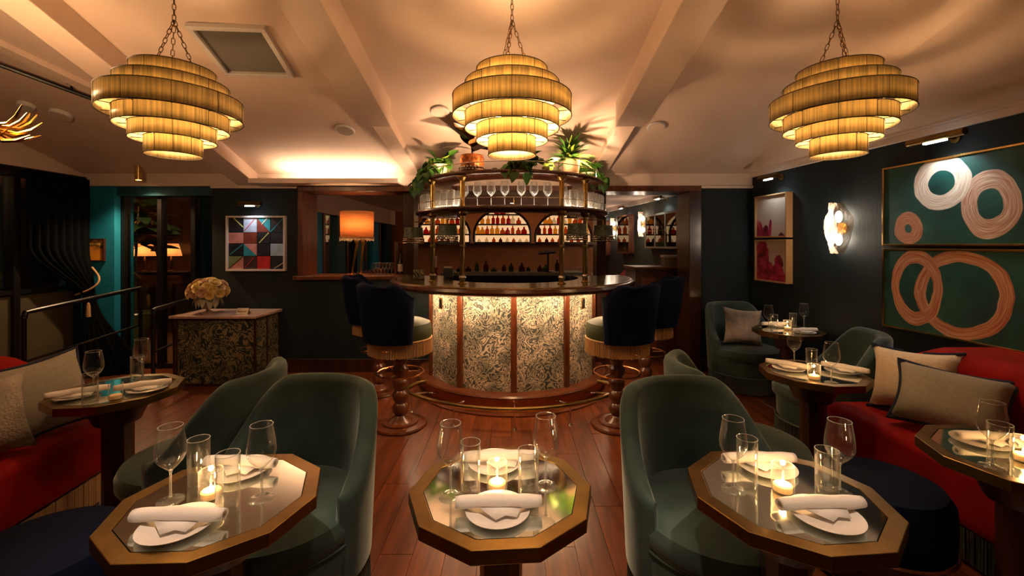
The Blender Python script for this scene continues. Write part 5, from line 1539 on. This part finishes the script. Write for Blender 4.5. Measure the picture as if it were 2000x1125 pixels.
# potted fiddle-leaf tree behind the glazing
tp = thing('fig_tree', 'dark fiddle leaf tree in glazed pot behind the entrance glass', 'tree', (-5.66, 6.5, 0.0))
MB().lathe([(0.001, 0.0), (0.13, 0.0), (0.20, 0.30), (0.22, 0.42), (0.235, 0.45), (0.22, 0.47), (0.20, 0.45), (0.001, 0.43)], 30, (0, 0, 0.0)).build('pot', M['pot_green'], tp)
MB().lathe([(0.001, 0.44), (0.19, 0.44), (0.19, 0.455), (0.001, 0.46)], 24).build('soil', M['soil'], tp)
MB().tube([(0, 0, 0.44), (0.0, 0.0, 1.1), (0.03, 0, 1.7), (0.05, 0, 2.1)], [0.022, 0.018, 0.014, 0.008], 8).build('trunk', M['stem'], tp)
rnd = random.Random(9)
for i in range(58):
    a = i * 2.39996; u = i / 58
    z = 1.40 + 0.72 * u
    L = 0.12 + 0.28 * math.sin(PI * min(1, u + 0.15)) * rnd.uniform(0.4, 1)
    put_leaf(tp, 'tree', (0.03 + L * math.cos(a), L * math.sin(a) * 0.8, z), a - PI / 2, rnd.uniform(-0.4, 0.7), rnd.uniform(0.75, 1.1), rnd.uniform(-.4, .4))
# invented console and lamps standing in for lampshade reflections in the entrance glass
pc_ = thing('reflection_console', 'invented dark console under the stand-in porch lamps', 'table', (-6.7, 7.75, 0))
MB().b2(-0.45, 1.0, -0.2, 0.2, 0.95, 1.0).build('top', M['dark_wood'], pc_)
MB().b2(-0.42, -0.36, -0.17, 0.17, 0.0, 0.95).build('leg', M['dark_wood'], pc_)
MB().b2(0.91, 0.97, -0.17, 0.17, 0.0, 0.95).build('leg', M['dark_wood'], pc_)
for k, (x_, lab) in enumerate(((-6.90, 'leftmost orange shaded lamp on the porch console'), (-6.55, 'middle orange shaded lamp on the porch console'), (-6.08, 'rightmost orange shaded lamp on the porch console'))):
    t = thing('reflection_lamp', lab, 'lamp', (x_, 7.72, 1.0), 0, 'orange lamps standing in for reflections')
    MB().lathe([(0.001, 0), (0.07, 0), (0.07, 0.012), (0.015, 0.03), (0.03, 0.12), (0.015, 0.24), (0.001, 0.28)], 16).build('base', M['brass_old'], t)
    MB().shell([(0.16, 0.28), (0.11, 0.50)], 24).build('shade', M['lamp_shade'], t)
    MB().sphere((0, 0, 0.36), 0.025, 8, 6).build('bulb', M['bulb'], t)
    lamp('reflection_lamp_light', 'POINT', (0, -0.05, 0.36), 2.2, (1.0, 0.42, 0.16), t, 0.03)
# greenery outside the left window
og = thing('window_shrub', 'dim leafy shrub outside the left window', 'plant', (-5.55, 4.25, 0.0))
MB().tube([(0, 0, 0), (0, 0, 1.9)], 0.03, 8).build('trunk', M['stem'], og)
for i in range(36):
    a = i * 2.39996
    put_leaf(og, 'tree', (0.18 * math.cos(a), 0.3 * math.sin(a), 1.35 + 0.02 * i), a, rnd.uniform(-0.3, 0.8), rnd.uniform(0.7, 1.0))
# handrails
def handrail(label, a, b_, z0, z1):
    t = thing('handrail', label, 'railing', (0, 0, 0), 0, 'black handrails')
    p, q = Vector((*a, z0)), Vector((*b_, z1))
    MB().tube([Vector((*a, z0 - 0.05)), p + (q - p) * 0.012, p + (q - p) * 0.05, q], 0.021, 10).build('top_rail', M['black_metal'], t)
    for u in (0.0, 1.0):
        r = p.lerp(q, u)
        MB().tube([Vector((r.x, r.y, 0)), Vector((r.x, r.y, r.z - 0.02))], 0.018, 10).build('post', M['black_metal'], t)
    d = Vector((0, 0, -0.42))
    MB().tube([p + d, q + d], 0.012, 8).build('lower_rail', M['black_metal'], t)
handrail('black handrail in front of the velvet curtain', (-4.13, 3.66), (-4.25, 4.95), 0.905, 0.985)
handrail('black handrail post and bar left of the host stand', (-3.55, 4.28), (-3.62, 4.98), 0.835, 0.88)

# host stand
hs = thing('host_stand', 'host stand clad in dark scroll print with pink marble top', 'cabinet', (-3.08, 4.75, 0))
MB().b2(-0.44, 0.40, -0.24, 0.22, 0.03, 0.70).build('body', M['toile_dark'], hs)
MB().b2(-0.43, 0.39, -0.23, 0.21, 0.0, 0.03).build('toe_kick', M['dark_wood'], hs)
MB().b2(-0.475, 0.43, -0.275, 0.25, 0.712, 0.742).build('marble_top', M['marble'], hs, bevel=0.006)
MB().b2(-0.45, 0.41, -0.25, 0.23, 0.70, 0.712).build('top_moulding', M['dark_wood'], hs)
for (x_, y_) in ((-0.44, -0.24), (0.40, -0.24), (0.40, -0.02), (-0.41, -0.24), (0.40, 0.22)):
    MB().box((x_, y_, 0.365), (0.018, 0.018, 0.67)).build('corner_trim', M['dark_wood'], hs)
t = thing('reserved_card', 'small folded reserved card on the host stand', 'sign', (-2.87, 4.62, 0.742))
vs = [(-0.062, -0.03, 0), (0.062, -0.03, 0), (0.062, 0, 0.062), (-0.062, 0, 0.062), (0.062, 0.03, 0), (-0.062, 0.03, 0)]
o = MB().add(vs, [(0, 1, 2, 3), (3, 2, 4, 5)]).build('card', M['paper'], t, smooth=0)
o.modifiers.new('thick', 'SOLIDIFY').thickness = 0.002
cu = bpy.data.curves.new('lettering', 'FONT'); cu.body = 'Reserved'; cu.size = 0.026; cu.align_x = 'CENTER'; cu.align_y = 'CENTER'; cu.extrude = 0.0003
to = bpy.data.objects.new('tmp_text', cu); COL.objects.link(to)
bpy.context.view_layer.update()
me = bpy.data.meshes.new_from_object(to.evaluated_get(bpy.context.evaluated_depsgraph_get()))
bpy.data.objects.remove(to)
me.materials.clear(); me.materials.append(M['ink'])
lo = bpy.data.objects.new('lettering', me); COL.objects.link(lo); lo.parent = t
lo.location = (0, -0.0172, 0.030); lo.rotation_euler = (math.atan2(0.062, 0.03), 0, 0)
# bouquet
bq_ = thing('flower_bouquet', 'cream and blush rose bouquet in a footed urn on the host stand', 'flowers', (-3.30, 4.70, 0.742))
MB().lathe([(0.001, 0), (0.055, 0), (0.057, 0.008), (0.02, 0.025), (0.022, 0.04), (0.06, 0.075), (0.08, 0.14), (0.084, 0.16), (0.078, 0.16), (0.001, 0.14)], 24).build('urn', P('stone_urn', (0.33, 0.27, 0.19), 0.7), bq_)
def rose_mesh(mat):
    b = MB(); rnd = random.Random(2)
    for lay, (r, n_, h) in enumerate(((0.012, 4, 0.036), (0.024, 5, 0.036), (0.036, 6, 0.030), (0.045, 7, 0.020))):
        for k in range(n_):
            a = 2 * PI * (k + 0.5 * lay) / n_ + rnd.uniform(-.15, .15); wd = PI / n_ * 1.35
            vs = []
            for j in range(3):
                v = j / 2; rr = r * (0.35 + 0.65 * v) * (1 + 0.10 * v * lay)
                for i in range(3):
                    q = a + wd * (i - 1) * (0.6 + 0.4 * v)
                    vs.append((rr * math.cos(q), rr * math.sin(q), h * v * (1 - 0.12 * abs(i - 1)) - 0.01))
            b.add(vs, [(0, 1, 4, 3), (1, 2, 5, 4), (3, 4, 7, 6), (4, 5, 8, 7)])
    b.sphere((0, 0, 0.0), 0.02, 8, 6)
    return b.mesh('rose', mat, 60)
rms = [rose_mesh(M['rose']), rose_mesh(M['rose_pink'])]
rnd = random.Random(17)
for i in range(34):
    a = i * 2.39996; u = (i + 0.5) / 34
    el = PI / 2 - 1.85 * math.sqrt(u) * 0.98
    d = Vector((math.cos(el) * math.cos(a), math.cos(el) * math.sin(a), math.sin(el)))
    p = Vector((0, 0, 0.225)) + Vector((d.x * 0.185, d.y * 0.15, d.z * 0.135)) * rnd.uniform(0.92, 1.08)
    o = bpy.data.objects.new('rose', rms[1 if rnd.random() < 0.4 else 0]); COL.objects.link(o); o.parent = bq_
    o.matrix_local = Matrix.Translation(p) @ d.to_track_quat('Z', 'Y').to_matrix().to_4x4() @ Matrix.Scale(rnd.uniform(0.75, 1.05), 4)
for i in range(14):
    a = 2 * PI * i / 14
    put_leaf(bq_, 'ear', (0.09 * math.cos(a), 0.08 * math.sin(a), 0.19), a - PI / 2, rnd.uniform(-1.2, -0.6), rnd.uniform(0.9, 1.2))

# lamp with bird legs on the sill
lp = thing('bird_leg_lamp', 'table lamp with rust drum shade on gilt bird legs, on the sill', 'lamp', (-1.87, 5.22, 1.118))
MB().shell([(0.19, 0.44), (0.195, 0.76)], 40).build('shade', M['lamp_shade'], lp)
bpy.data.objects[-1] if False else None
sh_ = [o for o in bpy.data.objects if o.parent == lp and o.name.startswith('shade')][0]
m_ = sh_.modifiers.new('thick', 'SOLIDIFY'); m_.thickness = 0.003
b = MB()
rnd = random.Random(31)
for k in range(90):
    a = 2 * PI * k / 90
    l_ = rnd.uniform(0.02, 0.055)
    b.tube([(0.191 * math.cos(a), 0.191 * math.sin(a), 0.452), (0.194 * math.cos(a), 0.194 * math.sin(a), 0.44 - l_ * 0.7)], [0.009, 0.003], 4)
b.build('feather_trim', shade('feather', (0.75, 0.62, 0.45), 0.5, (30, 30, 2), 0.1), lp, kind='stuff')
for sx, kn in ((-0.045, 0.02), (0.06, -0.01)):
    lg = MB().tube([(sx * 0.7 + 0.02, 0, 0.52), (sx + kn + 0.015, 0.01, 0.40), (sx + kn + 0.02, 0.012, 0.37), (sx - 0.015, 0, 0.03), (sx - 0.02, 0, 0.01)], [0.026, 0.024, 0.018, 0.011, 0.011], 8).build('leg', M['gold'], lp)
    for q in (-0.7, 0.0, 0.7, PI):
        MB().tube([(sx - 0.02, 0, 0.012), (sx - 0.02 + 0.05 * math.sin(q), -0.05 * math.cos(q), 0.005)], [0.008, 0.004], 6).build('toe', M['gold'], lg)
MB().tube([(0.02, 0, 0.50), (0.02, 0, 0.58)], 0.012, 8).build('socket', M['brass'], lp)
MB().sphere((0.02, 0, 0.61), 0.03, 10, 8).build('bulb', M['bulb'], lp)
lamp('table_lamp_light', 'POINT', (0.02, -0.06, 0.60), 5, WARM, lp, 0.03)
# open wooden case with a bottle on the sill
wc = thing('bottle_case', 'open wooden case holding one bottle on the sill beside the bar', 'case', (-1.345, 5.22, 1.118))
for (a, b2_, c_, d_) in ((-.06, -.045, 0, .40), (.045, .06, 0, .40), (-.045, .045, .385, .40), (-.045, .045, 0, .012)):
    MB().b2(a, b2_, -0.05, 0.05, c_, d_).build('board', M['frame_wood'], wc)
MB().lathe([(0.001, 0.012), (0.034, 0.012), (0.036, 0.02), (0.036, 0.17), (0.014, 0.215), (0.013, 0.29), (0.015, 0.29), (0.015, 0.30), (0.001, 0.30)], 20).build('bottle', P('dark_bottle', (0.012, 0.014, 0.008), 0.1, coat=0.5), wc)
MB().lathe([(0.0366, 0.04), (0.0366, 0.13)], 20).build('bottle_label', M['china'], wc)
for i in range(11):
    wine(Vector((-1.66 + 0.042 * (i % 6) + 0.02 * (i // 6), 5.20 + 0.09 * (i // 6), 1.118)), '%s small glass from the left on the sill behind the bird leg lamp' % ORD[i], 'glasses on the sill', i, 0.62)

# ------------------------------------------------------------------ the room behind the bar: back bar and seating
Y9 = 9.5
bb = thing('back_bar', 'lit arched back bar shelves filled with bottles at the end of the far room', 'shelf', (0, Y9, 0))
M['backlight'] = emis('back_bar_light', (1.0, 0.58, 0.28), 0.62)
def zb(py): return CH + (HZ - py) / FP * Y9
ZS = [zb(418), zb(437.2), zb(456.8), zb(472.5)]
def arch(xc, hw, ztop):
    zb0 = ZS[3]; n_ = 20
    pts = [(xc - hw, zb0)] + [(xc - hw * math.cos(PI * i / n_), ztop - hw * 0.9 + hw * 0.9 * math.sin(PI * i / n_)) for i in range(n_ + 1)] + [(xc + hw, zb0)]
    MB().add([(x, 0.22, z) for x, z in pts], [tuple(range(len(pts)))]).build('backlight', M['backlight'], bb, smooth=0)
    MB().tube([(x, 0.0, z) for x, z in pts], 0.03, 6).build('arch_frame', M['dark_wood'], bb)
    for z in ZS:
        q = max(0.05, 1 - max(0, (z - (ztop - hw * 0.9)) / (hw * 0.9)) ** 2) ** 0.5 * hw
        MB().b2(xc - q, xc + q, -0.02, 0.22, z - 0.03, z).build('shelf_board', M['dark_wood'], bb)
def tint_glass(name, col):
    m, nt, b, out = newmat(name)
    b.inputs['Base Color'].default_value = rgba(col); b.inputs['Roughness'].default_value = 0.12
    t = nt.nodes.new('ShaderNodeBsdfTransparent'); t.inputs[0].default_value = rgba(col)
    mx = nt.nodes.new('ShaderNodeMixShader'); mx.inputs[0].default_value = 0.75
    nt.links.new(b.outputs[0], mx.inputs[1]); nt.links.new(t.outputs[0], mx.inputs[2]); nt.links.new(mx.outputs[0], out.inputs[0])
    return m
BC_ = [tint_glass('bottle_amber', (0.65, 0.22, 0.04)), tint_glass('bottle_red', (0.55, 0.06, 0.03)), tint_glass('bottle_gold', (0.85, 0.55, 0.15)), tint_glass('bottle_clear', (0.9, 0.85, 0.75)), tint_glass('bottle_green', (0.12, 0.2, 0.04)), tint_glass('bottle_brown', (0.22, 0.06, 0.02))]
BN = ['amber', 'red', 'golden', 'clear', 'green', 'brown']
shapes = [[(0.001, 0), (0.038, 0), (0.04, 0.01), (0.04, 0.10), (0.014, 0.135), (0.013, 0.175), (0.016, 0.178), (0.001, 0.185)],
          [(0.001, 0), (0.05, 0), (0.052, 0.01), (0.048, 0.07), (0.018, 0.105), (0.015, 0.135), (0.02, 0.137), (0.001, 0.15)],
          [(0.001, 0), (0.032, 0), (0.034, 0.012), (0.034, 0.12), (0.012, 0.15), (0.012, 0.19), (0.001, 0.192)]]
BM = {}
def bottle_mesh(s, c):
    if (s, c) not in BM: BM[(s, c)] = MB().lathe(shapes[s], 10).mesh('bottle', BC_[c])
    return BM[(s, c)]
rnd = random.Random(77)
rowname = ['top', 'second', 'third', 'bottom']
def fill(xc, hw, ztop, which):
    for r_i, z in enumerate(ZS[:3]):
        q = max(0.05, 1 - max(0, (z + 0.08 - (ztop - hw * 0.9)) / (hw * 0.9)) ** 2) ** 0.5 * hw - 0.06
        x = xc - q; k_ = -1
        while x < xc + q:
            k_ += 1
            c_ = rnd.choice((0, 0, 0, 1, 1, 1, 2, 2, 3, 5)); s_ = rnd.randrange(3)
            o = bpy.data.objects.new('bottle', bottle_mesh(s_, c_)); COL.objects.link(o)
            o.location = (x, Y9 + 0.10 + rnd.uniform(-.02, .02), z)
            k = rnd.uniform(0.95, 1.12); o.scale = (k * 1.15, k * 1.15, k)
            tag(o, '%s bottle, %s from the left on the %s shelf of the %s back bar arch' % (BN[c_], ORD[k_], rowname[r_i], which), 'bottle', 'back bar bottles')
            x += rnd.uniform(0.095, 0.13)
    x = xc - hw + 0.10; k_ = 0
    while x < xc + hw - 0.08:
        o = bpy.data.objects.new('flask', bottle_mesh(1, rnd.choice((3, 5, 0)))); COL.objects.link(o)
        o.location = (x, Y9 + 0.08, ZS[3]); o.scale = (0.8, 0.8, rnd.uniform(0.5, 0.8))
        tag(o, '%s squat flask from the left on the bottom shelf of the %s arch' % (ORD[k_], which), 'bottle', 'back bar flasks')
        x += rnd.uniform(0.12, 0.17); k_ += 1
for xc, hw, ztop, which in ((-0.21, 0.62, 2.26, 'middle'), (1.13, 0.62, 2.20, 'right'), (-1.50, 0.58, 2.20, 'left')):
    arch(xc, hw, ztop); fill(xc, hw, ztop, which)
MB().b2(-2.2, 2.0, -0.03, 0.7, ZS[3] - 0.06, ZS[3] - 0.03).build('ledge', M['dark_wood'], bb)
MB().b2(-2.2, 2.0, 0.10, 0.7, 0.0, ZS[3] - 0.06).build('lower_panel', M['back_panel'], bb)
# work counter inside the bar with clutter
wkc = thing('work_counter', 'dark work counter inside the round bar', 'counter', (0, 6.15, 0))
MB().b2(-0.95, 0.95, -0.25, 0.25, 0.0, 1.06).build('body', M['lens'], wkc)
MB().b2(-0.97, 0.97, -0.27, 0.27, 1.06, 1.10).build('steel_top', M['vent'], wkc)
for i in range(12):
    x_ = -0.75 + i * 0.125
    s_ = i % 3
    o = bpy.data.objects.new('bottle', bottle_mesh(s_, 5 if i % 2 else 4)); COL.objects.link(o)
    o.location = (x_ + 0.05 * math.sin(i * 3.1), 6.10 + 0.05 * (i % 3), 1.10); o.scale = (0.9, 0.9, 0.35 + 0.17 * ((i * 5) % 4))
    tag(o, '%s dark bottle from the left on the work counter inside the bar' % ORD[i], 'bottle', 'bottles inside the bar')
ps = thing('till_screen', 'dark till tablet on a pole stand inside the bar', 'screen', (0.50, 6.0, 1.10))
MB().lathe([(0.001, 0), (0.06, 0), (0.06, 0.01), (0.012, 0.02), (0.012, 0.26), (0.001, 0.26)], 16).build('stand', M['lens'], ps)
MB().box((-0.02, 0, 0.275), (0.24, 0.16, 0.018), (0.18, -0.10, 0)).build('tablet', M['lens'], ps, bevel=0.004)

# grey green wall of the far room: cabinet, frames, sconces, picture lights
def far_pt(px, py):
    y = (2.42 + 0.09 * 5.9) / ((px - 1000) / FP + 0.09)
    return Vector((xq(y), y, CH + (HZ - py) / FP * y))
fw_n = Vector((-1, -0.09, 0)).normalized(); fw_d = Vector((-0.09, 1, 0)).normalized()
def far_box(name, label, cat, px0, px1, py0, py1, fmat, mats, cols, rows, seed):
    a, b_ = far_pt(px1, py0), far_pt(px0, py0)
    z1 = a.z; z0 = far_pt(px1, py1).z
    L = (b_ - a).length
    t = thing(name, label, cat, (a.x, a.y, 0))
    def pt(u, z, o): return fw_d * u + fw_n * o + Vector((0, 0, z))
    def bx(u0, u1, za, zb_, o0, o1, nm, m, par=t):
        vs = [pt(u, z, o) for o in (o0, o1) for z in (za, zb_) for u in (u0, u1)]
        return MB().add(vs, [(0, 1, 3, 2), (4, 6, 7, 5), (0, 4, 5, 1), (2, 3, 7, 6), (0, 2, 6, 4), (1, 5, 7, 3)]).build(nm, m, par, smooth=0)
    f = 0.03
    bx(0, L, z0, z1, 0.001, 0.01, 'back', M['wall_far'])
    for k in range(cols + 1):
        u = k * (L - f) / cols
        bx(u, u + f, z0, z1, 0.01, 0.10, 'frame_stile', fmat)
    for z in (z0, z1 - f): bx(0, L, z, z + f, 0.01, 0.10, 'frame_rail', fmat)
    rnd = random.Random(seed)
    for r_ in range(rows):
        z = z0 + f + (z1 - z0 - f) * r_ / rows
        if r_: bx(f, L - f, z - 0.012, z, 0.01, 0.09, 'inner_shelf', M['brass_old'])
        for k in range(cols * 3):
            u = f + (L - 2 * f) * (k + 0.5) / (cols * 3)
            h = rnd.uniform(0.4, 0.8) * (z1 - z0) / rows
            o = MB().lathe([(0.001, 0), (0.03, 0), (0.035, h * 0.5), (0.012, h * 0.8), (0.012, h)], 8, tuple(pt(u, z, 0.05))).build('ornament', rnd.choice(mats), t)
    for k in range(cols):
        u = k * (L - f) / cols
        bx(u + f, u + (L - f) / cols, z0 + f, z1 - f, 0.092, 0.095, 'door_pane', M['pane'])
    return t
far_box('display_cabinet', 'three door glass display cabinet on the far grey green wall', 'cabinet', 1271, 1336, 410, 486, P('pale_gilt_frame', (0.42, 0.34, 0.22), 0.5), [BC_[0], BC_[4], BC_[1], M['leaf']], 3, 2, 5)
far_box('display_case', 'narrow amber wood display case on the far grey green wall', 'cabinet', 1215, 1239, 418, 496, M['frame_wood'], [BC_[0], BC_[2], BC_[3]], 1, 3, 6)
far_box('display_case', 'amber wood display case at the far end behind the right bar column', 'cabinet', 1180, 1193, 430, 500, M['frame_wood'], [BC_[0], BC_[2]], 1, 1, 7)
for px_, py_, s_, lab in ((1261, 438, 0.95, 'glowing crystal sconce beside the display cabinet in the far room'), (1204, 446, 0.95, 'glowing crystal sconce beside the narrow display case in the far room')):
    p = far_pt(px_, py_)
    sconce(p, fw_n, s_, lab, 1.2)
for px_, py_, lab in ((1304, 386, 'picture light over the far display cabinet'), (1229, 405, 'picture light over the narrow far display case'), (1186, 415, 'picture light over the farthest display case')):
    p = far_pt(px_, py_)
    picture_light(p, fw_d, fw_n, 0.24, lab, 3.5, p + Vector((-0.03, 0, -0.5)), 'far picture lights')
# oxblood booths, tables and glasses
def booth(label, p, w, d, rz, mat=None):
    t = thing('booth_seat', label, 'sofa', (p[0], p[1], 0), R(rz))
    MB().b2(-w / 2, w / 2, -d / 2, d / 2, 0.0, 0.45).build('seat', mat or M['leather'], t, bevel=0.03)
    b = MB()
    nn_ = 12
    for k in range(nn_):
        x_ = -w / 2 + w * (k + 0.5) / nn_
        b.tube([(x_, d / 2 - 0.06, 0.45), (x_, d / 2 - 0.04, 0.86), (x_, d / 2, 0.93), (x_, d / 2 + 0.05, 0.86)], w / nn_ / 2 * 1.05, 8)
    b.build('channelled_back', mat or M['leather'], t)
    return t
RB = P('red_booth', (0.28, 0.02, 0.012), 0.45, coat=0.2)
booth('red channelled booth below the far display cabinet', (1.84, 7.6), 1.6, 0.5, -90 - 5, RB)
booth('red channelled booth facing the far dining table', (1.45, 6.55), 0.9, 0.4, 180, RB)
booth('oxblood channelled booth below the far windows', (-2.35, 7.6), 2.4, 0.5, 90)
ft = thing('dining_table', 'white clothed dining table set with glasses in the far room', 'table', (1.28, 7.15, 0))
MB().b2(-0.45, 0.35, -0.4, 0.4, 0.90, 0.93).build('top', M['linen'], ft, bevel=0.005)
MB().b2(-0.06, 0.06, -0.06, 0.06, 0.0, 0.90).build('leg', M['dark_wood'], ft)
for i in range(12):
    wine(Vector((0.90 + 0.055 * i, 6.95 + 0.35 * ((i * 5) % 7) / 7, 0.93)), '%s wine glass from the left on the far dining table' % ORD[i], 'glasses on the far table', i, 0.8)
wcab = thing('service_cabinet', 'dark wood service cabinet just inside the right opening', 'cabinet', (1.93, 5.86, 0))
MB().b2(-0.32, 0.42, -0.22, 0.30, 0.0, 1.16).build('body', M['dark_wood'], wcab, bevel=0.004)
MB().b2(-0.34, 0.44, -0.24, 0.32, 1.16, 1.19).build('top', M['frame_wood'], wcab, bevel=0.004)
MB().b2(0.02, 0.10, -0.235, -0.22, 0.25, 0.80).build('brass_push_plate', M['brass_old'], wcab)
MB().b2(-0.25, -0.05, -0.235, -0.22, 0.10, 1.05).build('door_panel', M['frame_wood'], wcab)
sbx = thing('storage_box', 'pale grey box on top of the service cabinet', 'box', (2.13, 5.80, 1.19))
MB().b2(-0.11, 0.11, -0.08, 0.08, 0, 0.14).build('box', M['vent'], sbx, bevel=0.004)
MB().b2(-0.115, 0.115, -0.085, 0.085, 0.12, 0.15).build('lid', M['china'], sbx, bevel=0.003)
# recessed ceiling lamps of the far room
for (x_, y_, e_, lab) in ((-1.9, 5.9, 7, 'recessed ceiling lamp above the bird leg lamp opening'), (-1.9, 8.2, 9, 'recessed ceiling lamp over the oxblood booth'), (1.5, 5.85, 3, 'recessed ceiling lamp just inside the right opening'), (1.3, 7.6, 9, 'recessed ceiling lamp over the far dining table'), (0.0, 8.2, 22, 'recessed ceiling lamp in front of the back bar')):
    t = thing('recessed_downlight', lab, 'light', (x_, y_, 2.27), 0, 'recessed far room lamps')
    MB().lathe([(0.05, 0.0), (0.045, -0.008), (0.035, -0.004), (0.03, 0.01)], 20).build('ring', M['brass'], t)
    MB().lathe([(0.001, -0.002), (0.03, -0.002), (0.03, -0.004), (0.001, -0.004)], 16).build('lens', M['bulb'], t)
    lamp('far_downlight', 'SPOT', (0, 0, -0.012), e_, WARM2, t, 0.03, (0, 0, -1), 130, 0.7)
# unseen recessed lamps added over the front tables to brighten them
for (x_, y_, e_, lab) in ((-0.95, 0.75, 190, 'added recessed lamp brightening the left front table'), (0.0, 0.70, 190, 'added recessed lamp brightening the middle front table'), (0.95, 0.75, 150, 'added recessed lamp brightening the right front table')):
    t = thing('recessed_downlight', lab, 'light', (x_, y_, ZT - 0.045), 0, 'added lamps over the front tables')
    MB().lathe([(0.05, 0.004), (0.045, -0.008), (0.035, -0.004), (0.03, 0.01)], 20).build('ring', M['brass'], t)
    MB().lathe([(0.001, -0.002), (0.03, -0.002), (0.03, -0.004), (0.001, -0.004)], 16).build('lens', M['bulb'], t)
    lamp('table_fill_light', 'SPOT', (0, 0, -0.012), e_, (1.0, 0.72, 0.50), t, 0.04, (0, 0.62, -2.85), 30, 0.9)

# small visible bulbs have a lamp beside them that does the lighting
for k_ in ('bulb', 'flame', 'sconce_bulb', 'led', 'backlight'):
    M[k_].cycles.emission_sampling = 'NONE'
# prototypes are no longer needed
for p_ in (wg0, tb0, cd0, ch0, st0, tb, pf0):
    for c_ in kids(p_):
        for g_ in kids(c_): bpy.data.objects.remove(g_)
        bpy.data.objects.remove(c_)
    bpy.data.objects.remove(p_)
for p_ in (pl0, np0): bpy.data.objects.remove(p_)
